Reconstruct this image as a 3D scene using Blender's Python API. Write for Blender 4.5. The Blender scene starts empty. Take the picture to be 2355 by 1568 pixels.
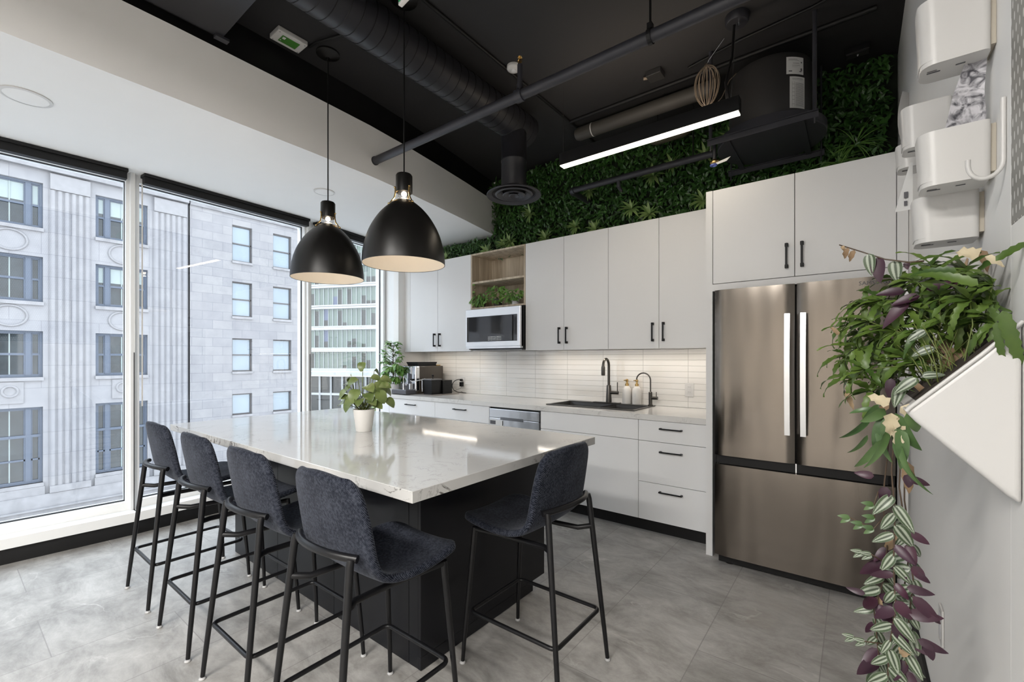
import bpy, bmesh, math, random
from mathutils import Vector, Matrix
random.seed(7)
PI = math.pi
SC = bpy.context.scene
COL = SC.collection

# ------------------------------------------------------------------ camera
H = 1.35
FPX = 1023.1
YAW = math.radians(37.674)
cd = bpy.data.cameras.new('camera')
cd.sensor_width = 36.0
cd.sensor_fit = 'HORIZONTAL'
cd.lens = 36.0 * FPX / 2355.0
cd.shift_y = (825.0 - 784.0) / 2355.0
cd.clip_start = 0.02
cd.clip_end = 500
cam = bpy.data.objects.new('camera', cd)
COL.objects.link(cam)
cam.location = (0, 0, H)
cam.rotation_euler = (PI / 2, 0, YAW)
SC.camera = cam

# ------------------------------------------------------------------ view
SC.view_settings.view_transform = 'Standard'
SC.view_settings.look = 'None'
SC.view_settings.exposure = 0.05
SC.view_settings.gamma = 1.0
SC.view_settings.use_curve_mapping = False

# ------------------------------------------------------------------ sky
w = bpy.data.worlds.new('sky')
SC.world = w
w.use_nodes = True
nt = w.node_tree
nt.nodes.clear()
o_ = nt.nodes.new('ShaderNodeOutputWorld')
b_ = nt.nodes.new('ShaderNodeBackground')
tc = nt.nodes.new('ShaderNodeTexCoord')
sp = nt.nodes.new('ShaderNodeSeparateXYZ')
rp = nt.nodes.new('ShaderNodeValToRGB')
rp.color_ramp.elements[0].position = 0.0
rp.color_ramp.elements[0].color = (0.98, 0.985, 1.0, 1)
rp.color_ramp.elements[1].position = 0.6
rp.color_ramp.elements[1].color = (0.84, 0.91, 1.0, 1)
nt.links.new(tc.outputs['Generated'], sp.inputs[0])
nt.links.new(sp.outputs['Z'], rp.inputs[0])
nt.links.new(rp.outputs[0], b_.inputs['Color'])
b_.inputs['Strength'].default_value = 5.3
nt.links.new(b_.outputs[0], o_.inputs['Surface'])


def area_light(name, loc, sx, sy, power, color, rot=(0, 0, 0), parent=None, spread=None):
    l = bpy.data.lights.new(name, 'AREA')
    l.shape = 'RECTANGLE'
    l.size = sx
    l.size_y = sy
    l.energy = power
    l.color = color
    if spread:
        l.spread = spread
    o = bpy.data.objects.new(name, l)
    COL.objects.link(o)
    o.location = loc
    o.rotation_euler = rot
    return o


WARM = (1.0, 0.84, 0.66)
NEUT = (1.0, 0.97, 0.93)
# fill lamps added behind the camera to brighten the room (fixtures built below)
FILL_LAMPS = [(-1.1, -1.35), (-1.1, -3.0), (1.0, -1.3), (1.0, -3.0), (2.8, -1.3), (2.8, -3.0)]
for (lx, ly) in FILL_LAMPS:
    area_light('fill_lamp_light', (lx, ly, 3.03), 1.2, 0.3, 104, NEUT)
area_light('linear_lamp_light', (-1.17, 2.95, 2.822), 1.2, 0.04, 2.5, WARM)
area_light('linear_lamp_uplight', (-1.17, 2.95, 2.925), 1.2, 0.03, 3.0, WARM, (PI, 0, 0))
area_light('under_cabinet_light', (-3.97, 3.86, 1.434), 0.95, 0.02, 1.6, (1.0, 0.90, 0.78))
area_light('under_cabinet_light', (-1.76, 3.86, 1.434), 1.75, 0.02, 3.2, (1.0, 0.90, 0.78))


# ================================================================== materials
def new_mat(name):
    m = bpy.data.materials.new(name)
    m.use_nodes = True
    n = m.node_tree.nodes
    return m, n, m.node_tree.links, n['Principled BSDF']


def S(b, **k):
    for a, v in k.items():
        b.inputs[a.replace('_', ' ')].default_value = v


def col(c):
    return (c[0], c[1], c[2], 1.0)


def plain(name, c, rough=0.5, metal=0.0, spec=0.5, noise=0.06, nscale=6.0, bump=0.0, bscale=60.0, coat=0.0):
    """a paint / plastic / metal with slight procedural mottling"""
    m, n, l, b = new_mat(name)
    t = n.new('ShaderNodeTexCoord')
    nz = n.new('ShaderNodeTexNoise')
    nz.inputs['Scale'].default_value = nscale
    nz.inputs['Detail'].default_value = 4
    l.new(t.outputs['Object'], nz.inputs['Vector'])
    mx = n.new('ShaderNodeMixRGB')
    mx.inputs[1].default_value = col([v * (1 - noise) for v in c])
    mx.inputs[2].default_value = col([min(1, v * (1 + noise)) for v in c])
    l.new(nz.outputs[0], mx.inputs[0])
    l.new(mx.outputs[0], b.inputs['Base Color'])
    b.inputs['Roughness'].default_value = rough
    b.inputs['Metallic'].default_value = metal
    b.inputs['Specular IOR Level'].default_value = spec
    b.inputs['Coat Weight'].default_value = coat
    if bump:
        n2 = n.new('ShaderNodeTexNoise')
        n2.inputs['Scale'].default_value = bscale
        n2.inputs['Detail'].default_value = 5
        l.new(t.outputs['Object'], n2.inputs['Vector'])
        bp = n.new('ShaderNodeBump')
        bp.inputs['Strength'].default_value = bump
        bp.inputs['Distance'].default_value = 0.002
        l.new(n2.outputs[0], bp.inputs['Height'])
        l.new(bp.outputs[0], b.inputs['Normal'])
    return m


def emit(name, c, s):
    m, n, l, b = new_mat(name)
    b.inputs['Base Color'].default_value = col(c)
    b.inputs['Emission Color'].default_value = col(c)
    b.inputs['Emission Strength'].default_value = s
    return m


def math_node(n, l, op, a, b_in=None, clamp=False):
    q = n.new('ShaderNodeMath')
    q.operation = op
    q.use_clamp = clamp
    for i, v in enumerate((a, b_in)):
        if v is None:
            continue
        if isinstance(v, (int, float)):
            q.inputs[i].default_value = v
        else:
            l.new(v, q.inputs[i])
    return q.outputs[0]


def mat_floor():
    m, n, l, b = new_mat('floor_stone_tile')
    g = n.new('ShaderNodeNewGeometry')
    mp = n.new('ShaderNodeMapping')
    mp.inputs['Location'].default_value = (0.32, 0.12, 0)
    mp.inputs['Rotation'].default_value = (0, 0, PI / 2)
    l.new(g.outputs['Position'], mp.inputs['Vector'])
    br = n.new('ShaderNodeTexBrick')
    br.inputs['Scale'].default_value = 1.0
    br.inputs['Brick Width'].default_value = 0.92
    br.inputs['Row Height'].default_value = 0.46
    br.inputs['Mortar Size'].default_value = 0.0026
    br.inputs['Mortar Smooth'].default_value = 0.3
    br.inputs['Color1'].default_value = (0.30, 0.30, 0.30, 1)
    br.inputs['Color2'].default_value = (0.52, 0.52, 0.52, 1)
    br.inputs['Mortar'].default_value = (0.36, 0.36, 0.36, 1)
    l.new(mp.outputs[0], br.inputs['Vector'])
    n1 = n.new('ShaderNodeTexNoise')
    n1.inputs['Scale'].default_value = 3.2
    n1.inputs['Detail'].default_value = 10
    n1.inputs['Roughness'].default_value = 0.75
    n1.inputs['Distortion'].default_value = 0.35
    mp2 = n.new('ShaderNodeMapping')
    mp2.inputs['Rotation'].default_value = (0, 0, 0.5)
    mp2.inputs['Scale'].default_value = (1, 1.8, 1)
    l.new(g.outputs['Position'], mp2.inputs['Vector'])
    l.new(mp2.outputs[0], n1.inputs['Vector'])
    cr = n.new('ShaderNodeValToRGB')
    cr.color_ramp.elements[0].position = 0.33
    cr.color_ramp.elements[0].color = (0.215, 0.205, 0.19, 1)
    cr.color_ramp.elements[1].position = 0.70
    cr.color_ramp.elements[1].color = (0.50, 0.485, 0.463, 1)
    l.new(n1.outputs[0], cr.inputs[0])
    # tile to tile variation
    mx = n.new('ShaderNodeMixRGB')
    mx.blend_type = 'OVERLAY'
    mx.inputs[0].default_value = 0.32
    l.new(cr.outputs[0], mx.inputs[1])
    l.new(br.outputs['Color'], mx.inputs[2])
    # thin pale veins
    n2 = n.new('ShaderNodeTexNoise')
    n2.inputs['Scale'].default_value = 1.15
    n2.inputs['Detail'].default_value = 7
    n2.inputs['Distortion'].default_value = 0.3
    l.new(mp2.outputs[0], n2.inputs['Vector'])
    v = math_node(n, l, 'SUBTRACT', n2.outputs[0], 0.5)
    v = math_node(n, l, 'ABSOLUTE', v)
    v = math_node(n, l, 'MULTIPLY', v, 140)
    v = math_node(n, l, 'SUBTRACT', 1.0, v, True)
    n3 = n.new('ShaderNodeTexNoise')
    n3.inputs['Scale'].default_value = 3.1
    l.new(g.outputs['Position'], n3.inputs['Vector'])
    k = math_node(n, l, 'SUBTRACT', n3.outputs[0], 0.52)
    k = math_node(n, l, 'MULTIPLY', k, 6, True)
    v = math_node(n, l, 'MULTIPLY', v, k)
    v = math_node(n, l, 'MULTIPLY', v, 0.55)
    mx2 = n.new('ShaderNodeMixRGB')
    l.new(v, mx2.inputs[0])
    l.new(mx.outputs[0], mx2.inputs[1])
    mx2.inputs[2].default_value = (0.62, 0.60, 0.58, 1)
    # dark grout
    mx3 = n.new('ShaderNodeMixRGB')
    l.new(math_node(n, l, 'MULTIPLY', br.outputs['Fac'], 0.6), mx3.inputs[0])
    l.new(mx2.outputs[0], mx3.inputs[1])
    mx3.inputs[2].default_value = (0.19, 0.18, 0.17, 1)
    l.new(mx3.outputs[0], b.inputs['Base Color'])
    rr = n.new('ShaderNodeMapRange')
    rr.inputs['To Min'].default_value = 0.36
    rr.inputs['To Max'].default_value = 0.55
    l.new(n1.outputs[0], rr.inputs['Value'])
    l.new(rr.outputs[0], b.inputs['Roughness'])
    b.inputs['Specular IOR Level'].default_value = 0.45
    return m


def mat_marble(name, base, vein, amt, scale=1.0, rough=0.12):
    m, n, l, b = new_mat(name)
    g = n.new('ShaderNodeNewGeometry')
    n1 = n.new('ShaderNodeTexNoise')
    n1.inputs['Scale'].default_value = 5.0 * scale
    n1.inputs['Detail'].default_value = 8
    n1.inputs['Roughness'].default_value = 0.62
    n1.inputs['Distortion'].default_value = 2.2
    l.new(g.outputs['Position'], n1.inputs['Vector'])
    v = math_node(n, l, 'SUBTRACT', n1.outputs[0], 0.5)
    v = math_node(n, l, 'ABSOLUTE', v)
    v = math_node(n, l, 'MULTIPLY', v, 48)
    v = math_node(n, l, 'SUBTRACT', 1.0, v, True)
    n3 = n.new('ShaderNodeTexNoise')
    n3.inputs['Scale'].default_value = 7.0 * scale
    l.new(g.outputs['Position'], n3.inputs['Vector'])
    k = math_node(n, l, 'SUBTRACT', n3.outputs[0], 0.50)
    k = math_node(n, l, 'MULTIPLY', k, 7, True)
    v = math_node(n, l, 'MULTIPLY', v, k)
    # steeper on the cut edges, fainter on the polished top
    sn = n.new('ShaderNodeSeparateXYZ')
    l.new(g.outputs['Normal'], sn.inputs[0])
    up = math_node(n, l, 'ABSOLUTE', sn.outputs['Z'])
    up = math_node(n, l, 'MULTIPLY', up, -0.72)
    up = math_node(n, l, 'ADD', up, 1.0)
    v = math_node(n, l, 'MULTIPLY', v, up)
    v = math_node(n, l, 'MULTIPLY', v, amt, True)
    n4 = n.new('ShaderNodeTexNoise')
    n4.inputs['Scale'].default_value = 1.7
    n4.inputs['Detail'].default_value = 6
    l.new(g.outputs['Position'], n4.inputs['Vector'])
    mx0 = n.new('ShaderNodeMixRGB')
    l.new(n4.outputs[0], mx0.inputs[0])
    mx0.inputs[1].default_value = col([c * 0.88 for c in base])
    mx0.inputs[2].default_value = col([min(1, c * 1.1) for c in base])
    mx = n.new('ShaderNodeMixRGB')
    l.new(v, mx.inputs[0])
    l.new(mx0.outputs[0], mx.inputs[1])
    mx.inputs[2].default_value = col(vein)
    l.new(mx.outputs[0], b.inputs['Base Color'])
    b.inputs['Roughness'].default_value = rough
    b.inputs['Specular IOR Level'].default_value = 0.55
    return m


def mat_wood():
    m, n, l, b = new_mat('light_oak_veneer')
    g = n.new('ShaderNodeNewGeometry')
    mp = n.new('ShaderNodeMapping')
    mp.inputs['Scale'].default_value = (14, 14, 0.9)
    l.new(g.outputs['Position'], mp.inputs['Vector'])
    n1 = n.new('ShaderNodeTexNoise')
    n1.inputs['Scale'].default_value = 1.6
    n1.inputs['Detail'].default_value = 6
    n1.inputs['Distortion'].default_value = 0.6
    l.new(mp.outputs[0], n1.inputs['Vector'])
    cr = n.new('ShaderNodeValToRGB')
    cr.color_ramp.elements[0].position = 0.3
    cr.color_ramp.elements[0].color = (0.36, 0.285, 0.20, 1)
    cr.color_ramp.elements[1].position = 0.68
    cr.color_ramp.elements[1].color = (0.64, 0.56, 0.44, 1)
    l.new(n1.outputs[0], cr.inputs[0])
    l.new(cr.outputs[0], b.inputs['Base Color'])
    b.inputs['Roughness'].default_value = 0.5
    return m


def mat_tile():
    m, n, l, b = new_mat('glossy_backsplash_tile')
    g = n.new('ShaderNodeNewGeometry')
    sx = n.new('ShaderNodeSeparateXYZ')
    l.new(g.outputs['Position'], sx.inputs[0])
    # stacked tiles 0.4075 x 0.0525
    def line(sock, off, period, width):
        a = math_node(n, l, 'ADD', sock, off)
        a = math_node(n, l, 'DIVIDE', a, period)
        a = math_node(n, l, 'FRACT', a)
        a = math_node(n, l, 'SUBTRACT', a, 0.5)
        a = math_node(n, l, 'ABSOLUTE', a)
        a = math_node(n, l, 'SUBTRACT', 0.5, a)
        a = math_node(n, l, 'MULTIPLY', a, period)
        r = n.new('ShaderNodeMapRange')
        r.inputs['From Min'].default_value = 0.0
        r.inputs['From Max'].default_value = width
        l.new(a, r.inputs['Value'])
        return r.outputs[0]
    hx = line(sx.outputs['X'], 2.003 + 0.4075 * 20, 0.4085, 0.003)
    hz = line(sx.outputs['Z'], -0.92 + 0.0525 * 20, 0.0525, 0.003)
    hgt = math_node(n, l, 'MULTIPLY', hx, hz)
    # slight pillow and wobble for each tile
    nz = n.new('ShaderNodeTexNoise')
    nz.inputs['Scale'].default_value = 9
    nz.inputs['Detail'].default_value = 1
    l.new(g.outputs['Position'], nz.inputs['Vector'])
    h2 = math_node(n, l, 'MULTIPLY', nz.outputs[0], 0.9)
    tot = math_node(n, l, 'ADD', hgt, h2)
    bp = n.new('ShaderNodeBump')
    bp.inputs['Strength'].default_value = 0.7
    bp.inputs['Distance'].default_value = 0.0018
    l.new(tot, bp.inputs['Height'])
    l.new(bp.outputs[0], b.inputs['Normal'])
    mx = n.new('ShaderNodeMixRGB')
    l.new(hgt, mx.inputs[0])
    mx.inputs[1].default_value = (0.44, 0.425, 0.40, 1)
    mx.inputs[2].default_value = (0.76, 0.74, 0.705, 1)
    l.new(mx.outputs[0], b.inputs['Base Color'])
    b.inputs['Roughness'].default_value = 0.05
    b.inputs['IOR'].default_value = 1.7
    b.inputs['Coat Weight'].default_value = 1.0
    b.inputs['Coat Roughness'].default_value = 0.03
    return m


def mat_steel(name, c, rough=0.22):
    m, n, l, b = new_mat(name)
    t = n.new('ShaderNodeTexCoord')
    mp = n.new('ShaderNodeMapping')
    mp.inputs['Scale'].default_value = (260, 260, 1.5)
    l.new(t.outputs['Object'], mp.inputs['Vector'])
    nz = n.new('ShaderNodeTexNoise')
    nz.inputs['Scale'].default_value = 1.0
    nz.inputs['Detail'].default_value = 3
    l.new(mp.outputs[0], nz.inputs['Vector'])
    bp = n.new('ShaderNodeBump')
    bp.inputs['Strength'].default_value = 0.05
    bp.inputs['Distance'].default_value = 0.001
    l.new(nz.outputs[0], bp.inputs['Height'])
    # long soft waves in the sheet
    mp2 = n.new('ShaderNodeMapping')
    mp2.inputs['Scale'].default_value = (4.5, 1, 0.9)
    l.new(t.outputs['Object'], mp2.inputs['Vector'])
    n2 = n.new('ShaderNodeTexNoise')
    n2.inputs['Scale'].default_value = 1.4
    n2.inputs['Detail'].default_value = 1
    l.new(mp2.outputs[0], n2.inputs['Vector'])
    bp2 = n.new('ShaderNodeBump')
    bp2.inputs['Strength'].default_value = 0.5
    bp2.inputs['Distance'].default_value = 0.02
    l.new(n2.outputs[0], bp2.inputs['Height'])
    l.new(bp.outputs[0], bp2.inputs['Normal'])
    l.new(bp2.outputs[0], b.inputs['Normal'])
    b.inputs['Base Color'].default_value = col(c)
    b.inputs['Metallic'].default_value = 1.0
    b.inputs['Roughness'].default_value = rough
    b.inputs['Anisotropic'].default_value = 0.5
    return m


def mat_fabric():
    m, n, l, b = new_mat('navy_chenille')
    t = n.new('ShaderNodeTexCoord')
    n1 = n.new('ShaderNodeTexNoise')
    n1.inputs['Scale'].default_value = 105
    n1.inputs['Detail'].default_value = 3
    l.new(t.outputs['Object'], n1.inputs['Vector'])
    wv = n.new('ShaderNodeTexWave')
    wv.wave_type = 'BANDS'
    wv.bands_direction = 'DIAGONAL'
    wv.inputs['Scale'].default_value = 95
    wv.inputs['Distortion'].default_value = 3.5
    wv.inputs['Detail'].default_value = 2
    l.new(t.outputs['Object'], wv.inputs['Vector'])
    s = math_node(n, l, 'MULTIPLY', n1.outputs[0], 0.75)
    s2 = math_node(n, l, 'MULTIPLY', wv.outputs['Fac'], 0.3)
    s = math_node(n, l, 'ADD', s, s2)
    n2 = n.new('ShaderNodeTexNoise')
    n2.inputs['Scale'].default_value = 11
    n2.inputs['Detail'].default_value = 3
    l.new(t.outputs['Object'], n2.inputs['Vector'])
    s3 = math_node(n, l, 'MULTIPLY', n2.outputs[0], 0.35)
    s = math_node(n, l, 'ADD', s, s3)
    cr = n.new('ShaderNodeValToRGB')
    cr.color_ramp.elements[0].position = 0.56
    cr.color_ramp.elements[0].color = (0.0035, 0.0045, 0.010, 1)
    cr.color_ramp.elements[1].position = 0.88
    cr.color_ramp.elements[1].color = (0.050, 0.056, 0.074, 1)
    l.new(s, cr.inputs[0])
    l.new(cr.outputs[0], b.inputs['Base Color'])
    b.inputs['Roughness'].default_value = 0.9
    b.inputs['Specular IOR Level'].default_value = 0.15
    b.inputs['Sheen Weight'].default_value = 0.14
    b.inputs['Sheen Roughness'].default_value = 0.35
    b.inputs['Sheen Tint'].default_value = (0.72, 0.76, 0.84, 1)
    bp = n.new('ShaderNodeBump')
    bp.inputs['Strength'].default_value = 0.6
    bp.inputs['Distance'].default_value = 0.0015
    l.new(s, bp.inputs['Height'])
    l.new(bp.outputs[0], b.inputs['Normal'])
    return m


def mat_glass(name, tint=(0.93, 0.96, 0.98), refl=0.07, rough=0.0):
    m = bpy.data.materials.new(name)
    m.use_nodes = True
    n = m.node_tree.nodes
    l = m.node_tree.links
    n.clear()
    out = n.new('ShaderNodeOutputMaterial')
    tr = n.new('ShaderNodeBsdfTransparent')
    tr.inputs[0].default_value = col(tint)
    gl = n.new('ShaderNodeBsdfGlossy')
    gl.inputs['Roughness'].default_value = rough
    lw = n.new('ShaderNodeLayerWeight')
    lw.inputs[0].default_value = 0.25
    mr = n.new('ShaderNodeMapRange')
    mr.inputs['To Min'].default_value = refl * 0.6
    mr.inputs['To Max'].default_value = min(1, refl * 5)
    l.new(lw.outputs['Facing'], mr.inputs['Value'])
    mx = n.new('ShaderNodeMixShader')
    l.new(mr.outputs[0], mx.inputs[0])
    l.new(tr.outputs[0], mx.inputs[1])
    l.new(gl.outputs[0], mx.inputs[2])
    l.new(mx.outputs[0], out.inputs[0])
    return m


def mat_ashlar(name, bw, rh, c1, c2, mortar, msize=0.012):
    m, n, l, b = new_mat(name)
    g = n.new('ShaderNodeNewGeometry')
    mp = n.new('ShaderNodeMapping')
    # facade lies in the YZ plane: brick x <- Y, brick y <- Z
    sx = n.new('ShaderNodeSeparateXYZ')
    cb = n.new('ShaderNodeCombineXYZ')
    l.new(g.outputs['Position'], sx.inputs[0])
    l.new(sx.outputs['Y'], cb.inputs['X'])
    l.new(sx.outputs['Z'], cb.inputs['Y'])
    br = n.new('ShaderNodeTexBrick')
    br.inputs['Scale'].default_value = 1.0
    br.inputs['Brick Width'].default_value = bw
    br.inputs['Row Height'].default_value = rh
    br.inputs['Mortar Size'].default_value = msize
    br.inputs['Mortar Smooth'].default_value = 0.4
    br.inputs['Color1'].default_value = col(c1)
    br.inputs['Color2'].default_value = col(c2)
    br.inputs['Mortar'].default_value = col(mortar)
    l.new(cb.outputs[0], br.inputs['Vector'])
    nz = n.new('ShaderNodeTexNoise')
    nz.inputs['Scale'].default_value = 1.3
    nz.inputs['Detail'].default_value = 8
    nz.inputs['Roughness'].default_value = 0.65
    l.new(g.outputs['Position'], nz.inputs['Vector'])
    cr = n.new('ShaderNodeValToRGB')
    cr.color_ramp.elements[0].position = 0.25
    cr.color_ramp.elements[0].color = (0.80, 0.80, 0.82, 1)
    cr.color_ramp.elements[1].position = 0.7
    cr.color_ramp.elements[1].color = (1, 1, 1, 1)
    l.new(nz.outputs[0], cr.inputs[0])
    mx = n.new('ShaderNodeMixRGB')
    mx.blend_type = 'MULTIPLY'
    mx.inputs[0].default_value = 1
    l.new(br.outputs['Color'], mx.inputs[1])
    l.new(cr.outputs[0], mx.inputs[2])
    l.new(mx.outputs[0], b.inputs['Base Color'])
    b.inputs['Roughness'].default_value = 0.85
    b.inputs['Specular IOR Level'].default_value = 0.2
    return m


def mat_leaf(name, c1, c2, rough=0.42, mottle=14.0, spec=0.5, trans=0.12):
    m, n, l, b = new_mat(name)
    g = n.new('ShaderNodeNewGeometry')
    nz = n.new('ShaderNodeTexNoise')
    nz.inputs['Scale'].default_value = mottle
    nz.inputs['Detail'].default_value = 3
    l.new(g.outputs['Position'], nz.inputs['Vector'])
    ri = math_node(n, l, 'MULTIPLY', g.outputs['Random Per Island'], 0.6)
    f = math_node(n, l, 'MULTIPLY', nz.outputs[0], 0.7)
    f = math_node(n, l, 'ADD', f, ri)
    f = math_node(n, l, 'SUBTRACT', f, 0.15, True)
    mx = n.new('ShaderNodeMixRGB')
    l.new(f, mx.inputs[0])
    mx.inputs[1].default_value = col(c1)
    mx.inputs[2].default_value = col(c2)
    l.new(mx.outputs[0], b.inputs['Base Color'])
    b.inputs['Roughness'].default_value = rough
    b.inputs['Specular IOR Level'].default_value = spec
    b.inputs['Subsurface Weight'].default_value = 0.0
    b.inputs['Transmission Weight'].default_value = 0.0
    return m


def mat_striped(name, mid, pale, edge, under):
    """zebrina leaf: two pale bands along the blade; another colour on the under side"""
    m, n, l, b = new_mat(name)
    uv = n.new('ShaderNodeUVMap')
    sx = n.new('ShaderNodeSeparateXYZ')
    l.new(uv.outputs[0], sx.inputs[0])
    a = math_node(n, l, 'SUBTRACT', sx.outputs['X'], 0.5)
    a = math_node(n, l, 'ABSOLUTE', a)
    cr = n.new('ShaderNodeValToRGB')
    e = cr.color_ramp.elements
    e[0].position = 0.06
    e[0].color = col(mid)
    e[1].position = 0.13
    e[1].color = col(pale)
    x = e.new(0.25)
    x.color = col(pale)
    x = e.new(0.31)
    x.color = col(edge)
    x = e.new(0.45)
    x.color = col(edge)
    x = e.new(0.49)
    x.color = col([0.6 * p + 0.4 * q for p, q in zip(pale, edge)])
    l.new(a, cr.inputs[0])
    g = n.new('ShaderNodeNewGeometry')
    mx = n.new('ShaderNodeMixRGB')
    l.new(g.outputs['Backfacing'], mx.inputs[0])
    l.new(cr.outputs[0], mx.inputs[1])
    mx.inputs[2].default_value = col(under)
    l.new(mx.outputs[0], b.inputs['Base Color'])
    b.inputs['Roughness'].default_value = 0.4
    return m


M = {}
M['floor'] = mat_floor()
M['wallwhite'] = plain('white_wall_paint', (0.82, 0.815, 0.80), 0.7, bump=0.05, noise=0.02)
M['soffit'] = plain('soffit_paint', (0.80, 0.795, 0.785), 0.75, noise=0.015)
M['ceil'] = plain('dark_ceiling_paint', (0.0145, 0.0138, 0.0148), 0.75, bump=0.25, bscale=25, noise=0.25, nscale=2)
M['black'] = plain('black_paint', (0.0055, 0.0055, 0.006), 0.5, spec=0.35)
M['duct'] = plain('dark_duct_paint', (0.014, 0.014, 0.018), 0.45, noise=0.12)
M['pipe'] = plain('grey_pipe_paint', (0.030, 0.030, 0.037), 0.45, noise=0.12)
M['tank'] = plain('tank_enamel', (0.026, 0.025, 0.025), 0.4, noise=0.1)
M['tan'] = plain('tan_pipe_wrap', (0.055, 0.050, 0.043), 0.6, noise=0.15)
M['cab'] = plain('white_cabinet_laminate', (0.76, 0.76, 0.76), 0.42, noise=0.01)
M['cabgap'] = plain('cabinet_shadow_gap', (0.10, 0.10, 0.10), 0.8)
M['handle'] = plain('matte_black_handle', (0.006, 0.006, 0.007), 0.45, spec=0.3)
M['counter'] = mat_marble('quartz_countertop', (0.68, 0.67, 0.65), (0.22, 0.21, 0.2), 0.45, 1.0, 0.16)
M['island'] = mat_marble('quartz_island_top', (0.55, 0.545, 0.53), (0.10, 0.09, 0.08), 1.3, 1.0, 0.07)
M['islandbase'] = plain('black_island_panel', (0.006, 0.0065, 0.009), 0.36, noise=0.1, spec=0.35)
M['wood'] = mat_wood()
M['tile'] = mat_tile()
M['steel'] = mat_steel('fridge_stainless', (0.215, 0.190, 0.165), 0.19)
M['steelbright'] = mat_steel('bright_stainless', (0.86, 0.87, 0.89), 0.34)
M['chrome'] = plain('chrome', (0.75, 0.76, 0.78), 0.12, metal=1.0, noise=0.01)
M['brass'] = plain('brass', (0.62, 0.43, 0.18), 0.25, metal=1.0)
M['gunmetal'] = plain('gunmetal_faucet', (0.09, 0.085, 0.078), 0.28, metal=0.9)
M['sink'] = plain('black_granite_sink', (0.022, 0.021, 0.020), 0.35, noise=0.3, nscale=300)
M['fabric'] = mat_fabric()
M['stool'] = plain('black_powder_coated_steel', (0.006, 0.006, 0.007), 0.36, noise=0.05, spec=0.35)
M['glide'] = plain('clear_glide', (0.45, 0.45, 0.45), 0.2)
M['alu'] = plain('white_window_aluminium', (0.80, 0.81, 0.81), 0.45, noise=0.01)
M['gasket'] = plain('window_gasket', (0.02, 0.022, 0.026), 0.6)
M['glass'] = mat_glass('window_glass')
M['shade'] = plain('black_lamp_shade', (0.007, 0.0065, 0.006), 0.36, noise=0.05, spec=0.4)
M['shadein'] = plain('cream_shade_lining', (0.72, 0.69, 0.64), 0.6, noise=0.01)
M['clear'] = mat_glass('clear_lamp_glass', (0.95, 0.95, 0.95), 0.12)
M['bulb'] = emit('lamp_bulb', (1.0, 0.86, 0.66), 14)
M['led'] = emit('led_diffuser', (1.0, 0.90, 0.72), 9.0)
M['led2'] = emit('fill_led_diffuser', (1.0, 0.93, 0.84), 5.0)
M['whiteplastic'] = plain('white_plastic', (0.60, 0.59, 0.575), 0.35, noise=0.01)
M['blackplastic'] = plain('black_plastic', (0.006, 0.006, 0.0065), 0.35, spec=0.35)
M['darkscreen'] = plain('dark_oven_glass', (0.012, 0.013, 0.016), 0.04, spec=0.9)
M['brownpanel'] = plain('brown_machine_side', (0.060, 0.050, 0.040), 0.3)
M['ceramicwhite'] = plain('white_ceramic', (0.74, 0.72, 0.69), 0.4, noise=0.01)
M['ceramicgrey'] = plain('pale_grey_ceramic', (0.62, 0.62, 0.64), 0.5, noise=0.02)
M['soil'] = plain('potting_soil', (0.035, 0.025, 0.018), 0.95, bump=0.8, bscale=120, noise=0.4, nscale=60)
M['paper'] = plain('white_label_paper', (0.66, 0.66, 0.65), 0.6, noise=0.02)
M['ink'] = plain('grey_print_ink', (0.10, 0.10, 0.11), 0.6)
M['green'] = plain('green_screen', (0.06, 0.20, 0.035), 0.3, noise=0.1)
M['signgreen'] = plain('green_sign_face', (0.03, 0.28, 0.10), 0.4)
M['wire'] = plain('copper_wire', (0.20, 0.155, 0.115), 0.45, noise=0.2)
M['blue'] = plain('blue_plastic', (0.09, 0.13, 0.42), 0.4)
M['stem'] = mat_leaf('plant_stem', (0.10, 0.14, 0.03), (0.18, 0.20, 0.06))
M['browstem'] = mat_leaf('brown_stem', (0.055, 0.032, 0.020), (0.10, 0.065, 0.035))
M['leafwall'] = mat_leaf('wall_leaf_dark', (0.008, 0.030, 0.007), (0.060, 0.16, 0.032), 0.30, 9)
M['rosette'] = mat_leaf('wall_rosette_leaf', (0.05, 0.14, 0.03), (0.30, 0.40, 0.14), 0.4, 20)
M['leafbush'] = mat_leaf('bush_leaf', (0.045, 0.15, 0.03), (0.22, 0.38, 0.08), 0.35, 30)
M['leafpep'] = mat_leaf('peperomia_leaf', (0.05, 0.085, 0.022), (0.19, 0.24, 0.075), 0.35, 25)
M['leaffern'] = mat_leaf('fern_leaf', (0.025, 0.065, 0.010), (0.13, 0.20, 0.035), 0.42, 22)
M['leafolive'] = mat_leaf('strap_leaf', (0.025, 0.070, 0.018), (0.12, 0.20, 0.07), 0.35, 20)
M['zebra'] = mat_striped('zebrina_leaf', (0.05, 0.07, 0.04), (0.34, 0.38, 0.30), (0.055, 0.085, 0.040), (0.045, 0.014, 0.030))
M['purple'] = mat_leaf('purple_leaf', (0.022, 0.008, 0.018), (0.065, 0.018, 0.036), 0.4, 30)
M['dry'] = mat_leaf('dry_leaf', (0.16, 0.085, 0.04), (0.42, 0.31, 0.19), 0.7, 25)
M['cream'] = mat_leaf('withered_cream_petal', (0.45, 0.38, 0.24), (0.66, 0.58, 0.42), 0.7, 25)
M['backing'] = plain('plant_wall_backing', (0.010, 0.016, 0.008), 0.9)
M['concrete'] = plain('street_paving', (0.42, 0.42, 0.42), 0.9, noise=0.2)
M['ashlar'] = mat_ashlar('limestone_ashlar', 1.05, 0.52, (0.225, 0.221, 0.223), (0.192, 0.19, 0.198), (0.135, 0.135, 0.147))
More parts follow.
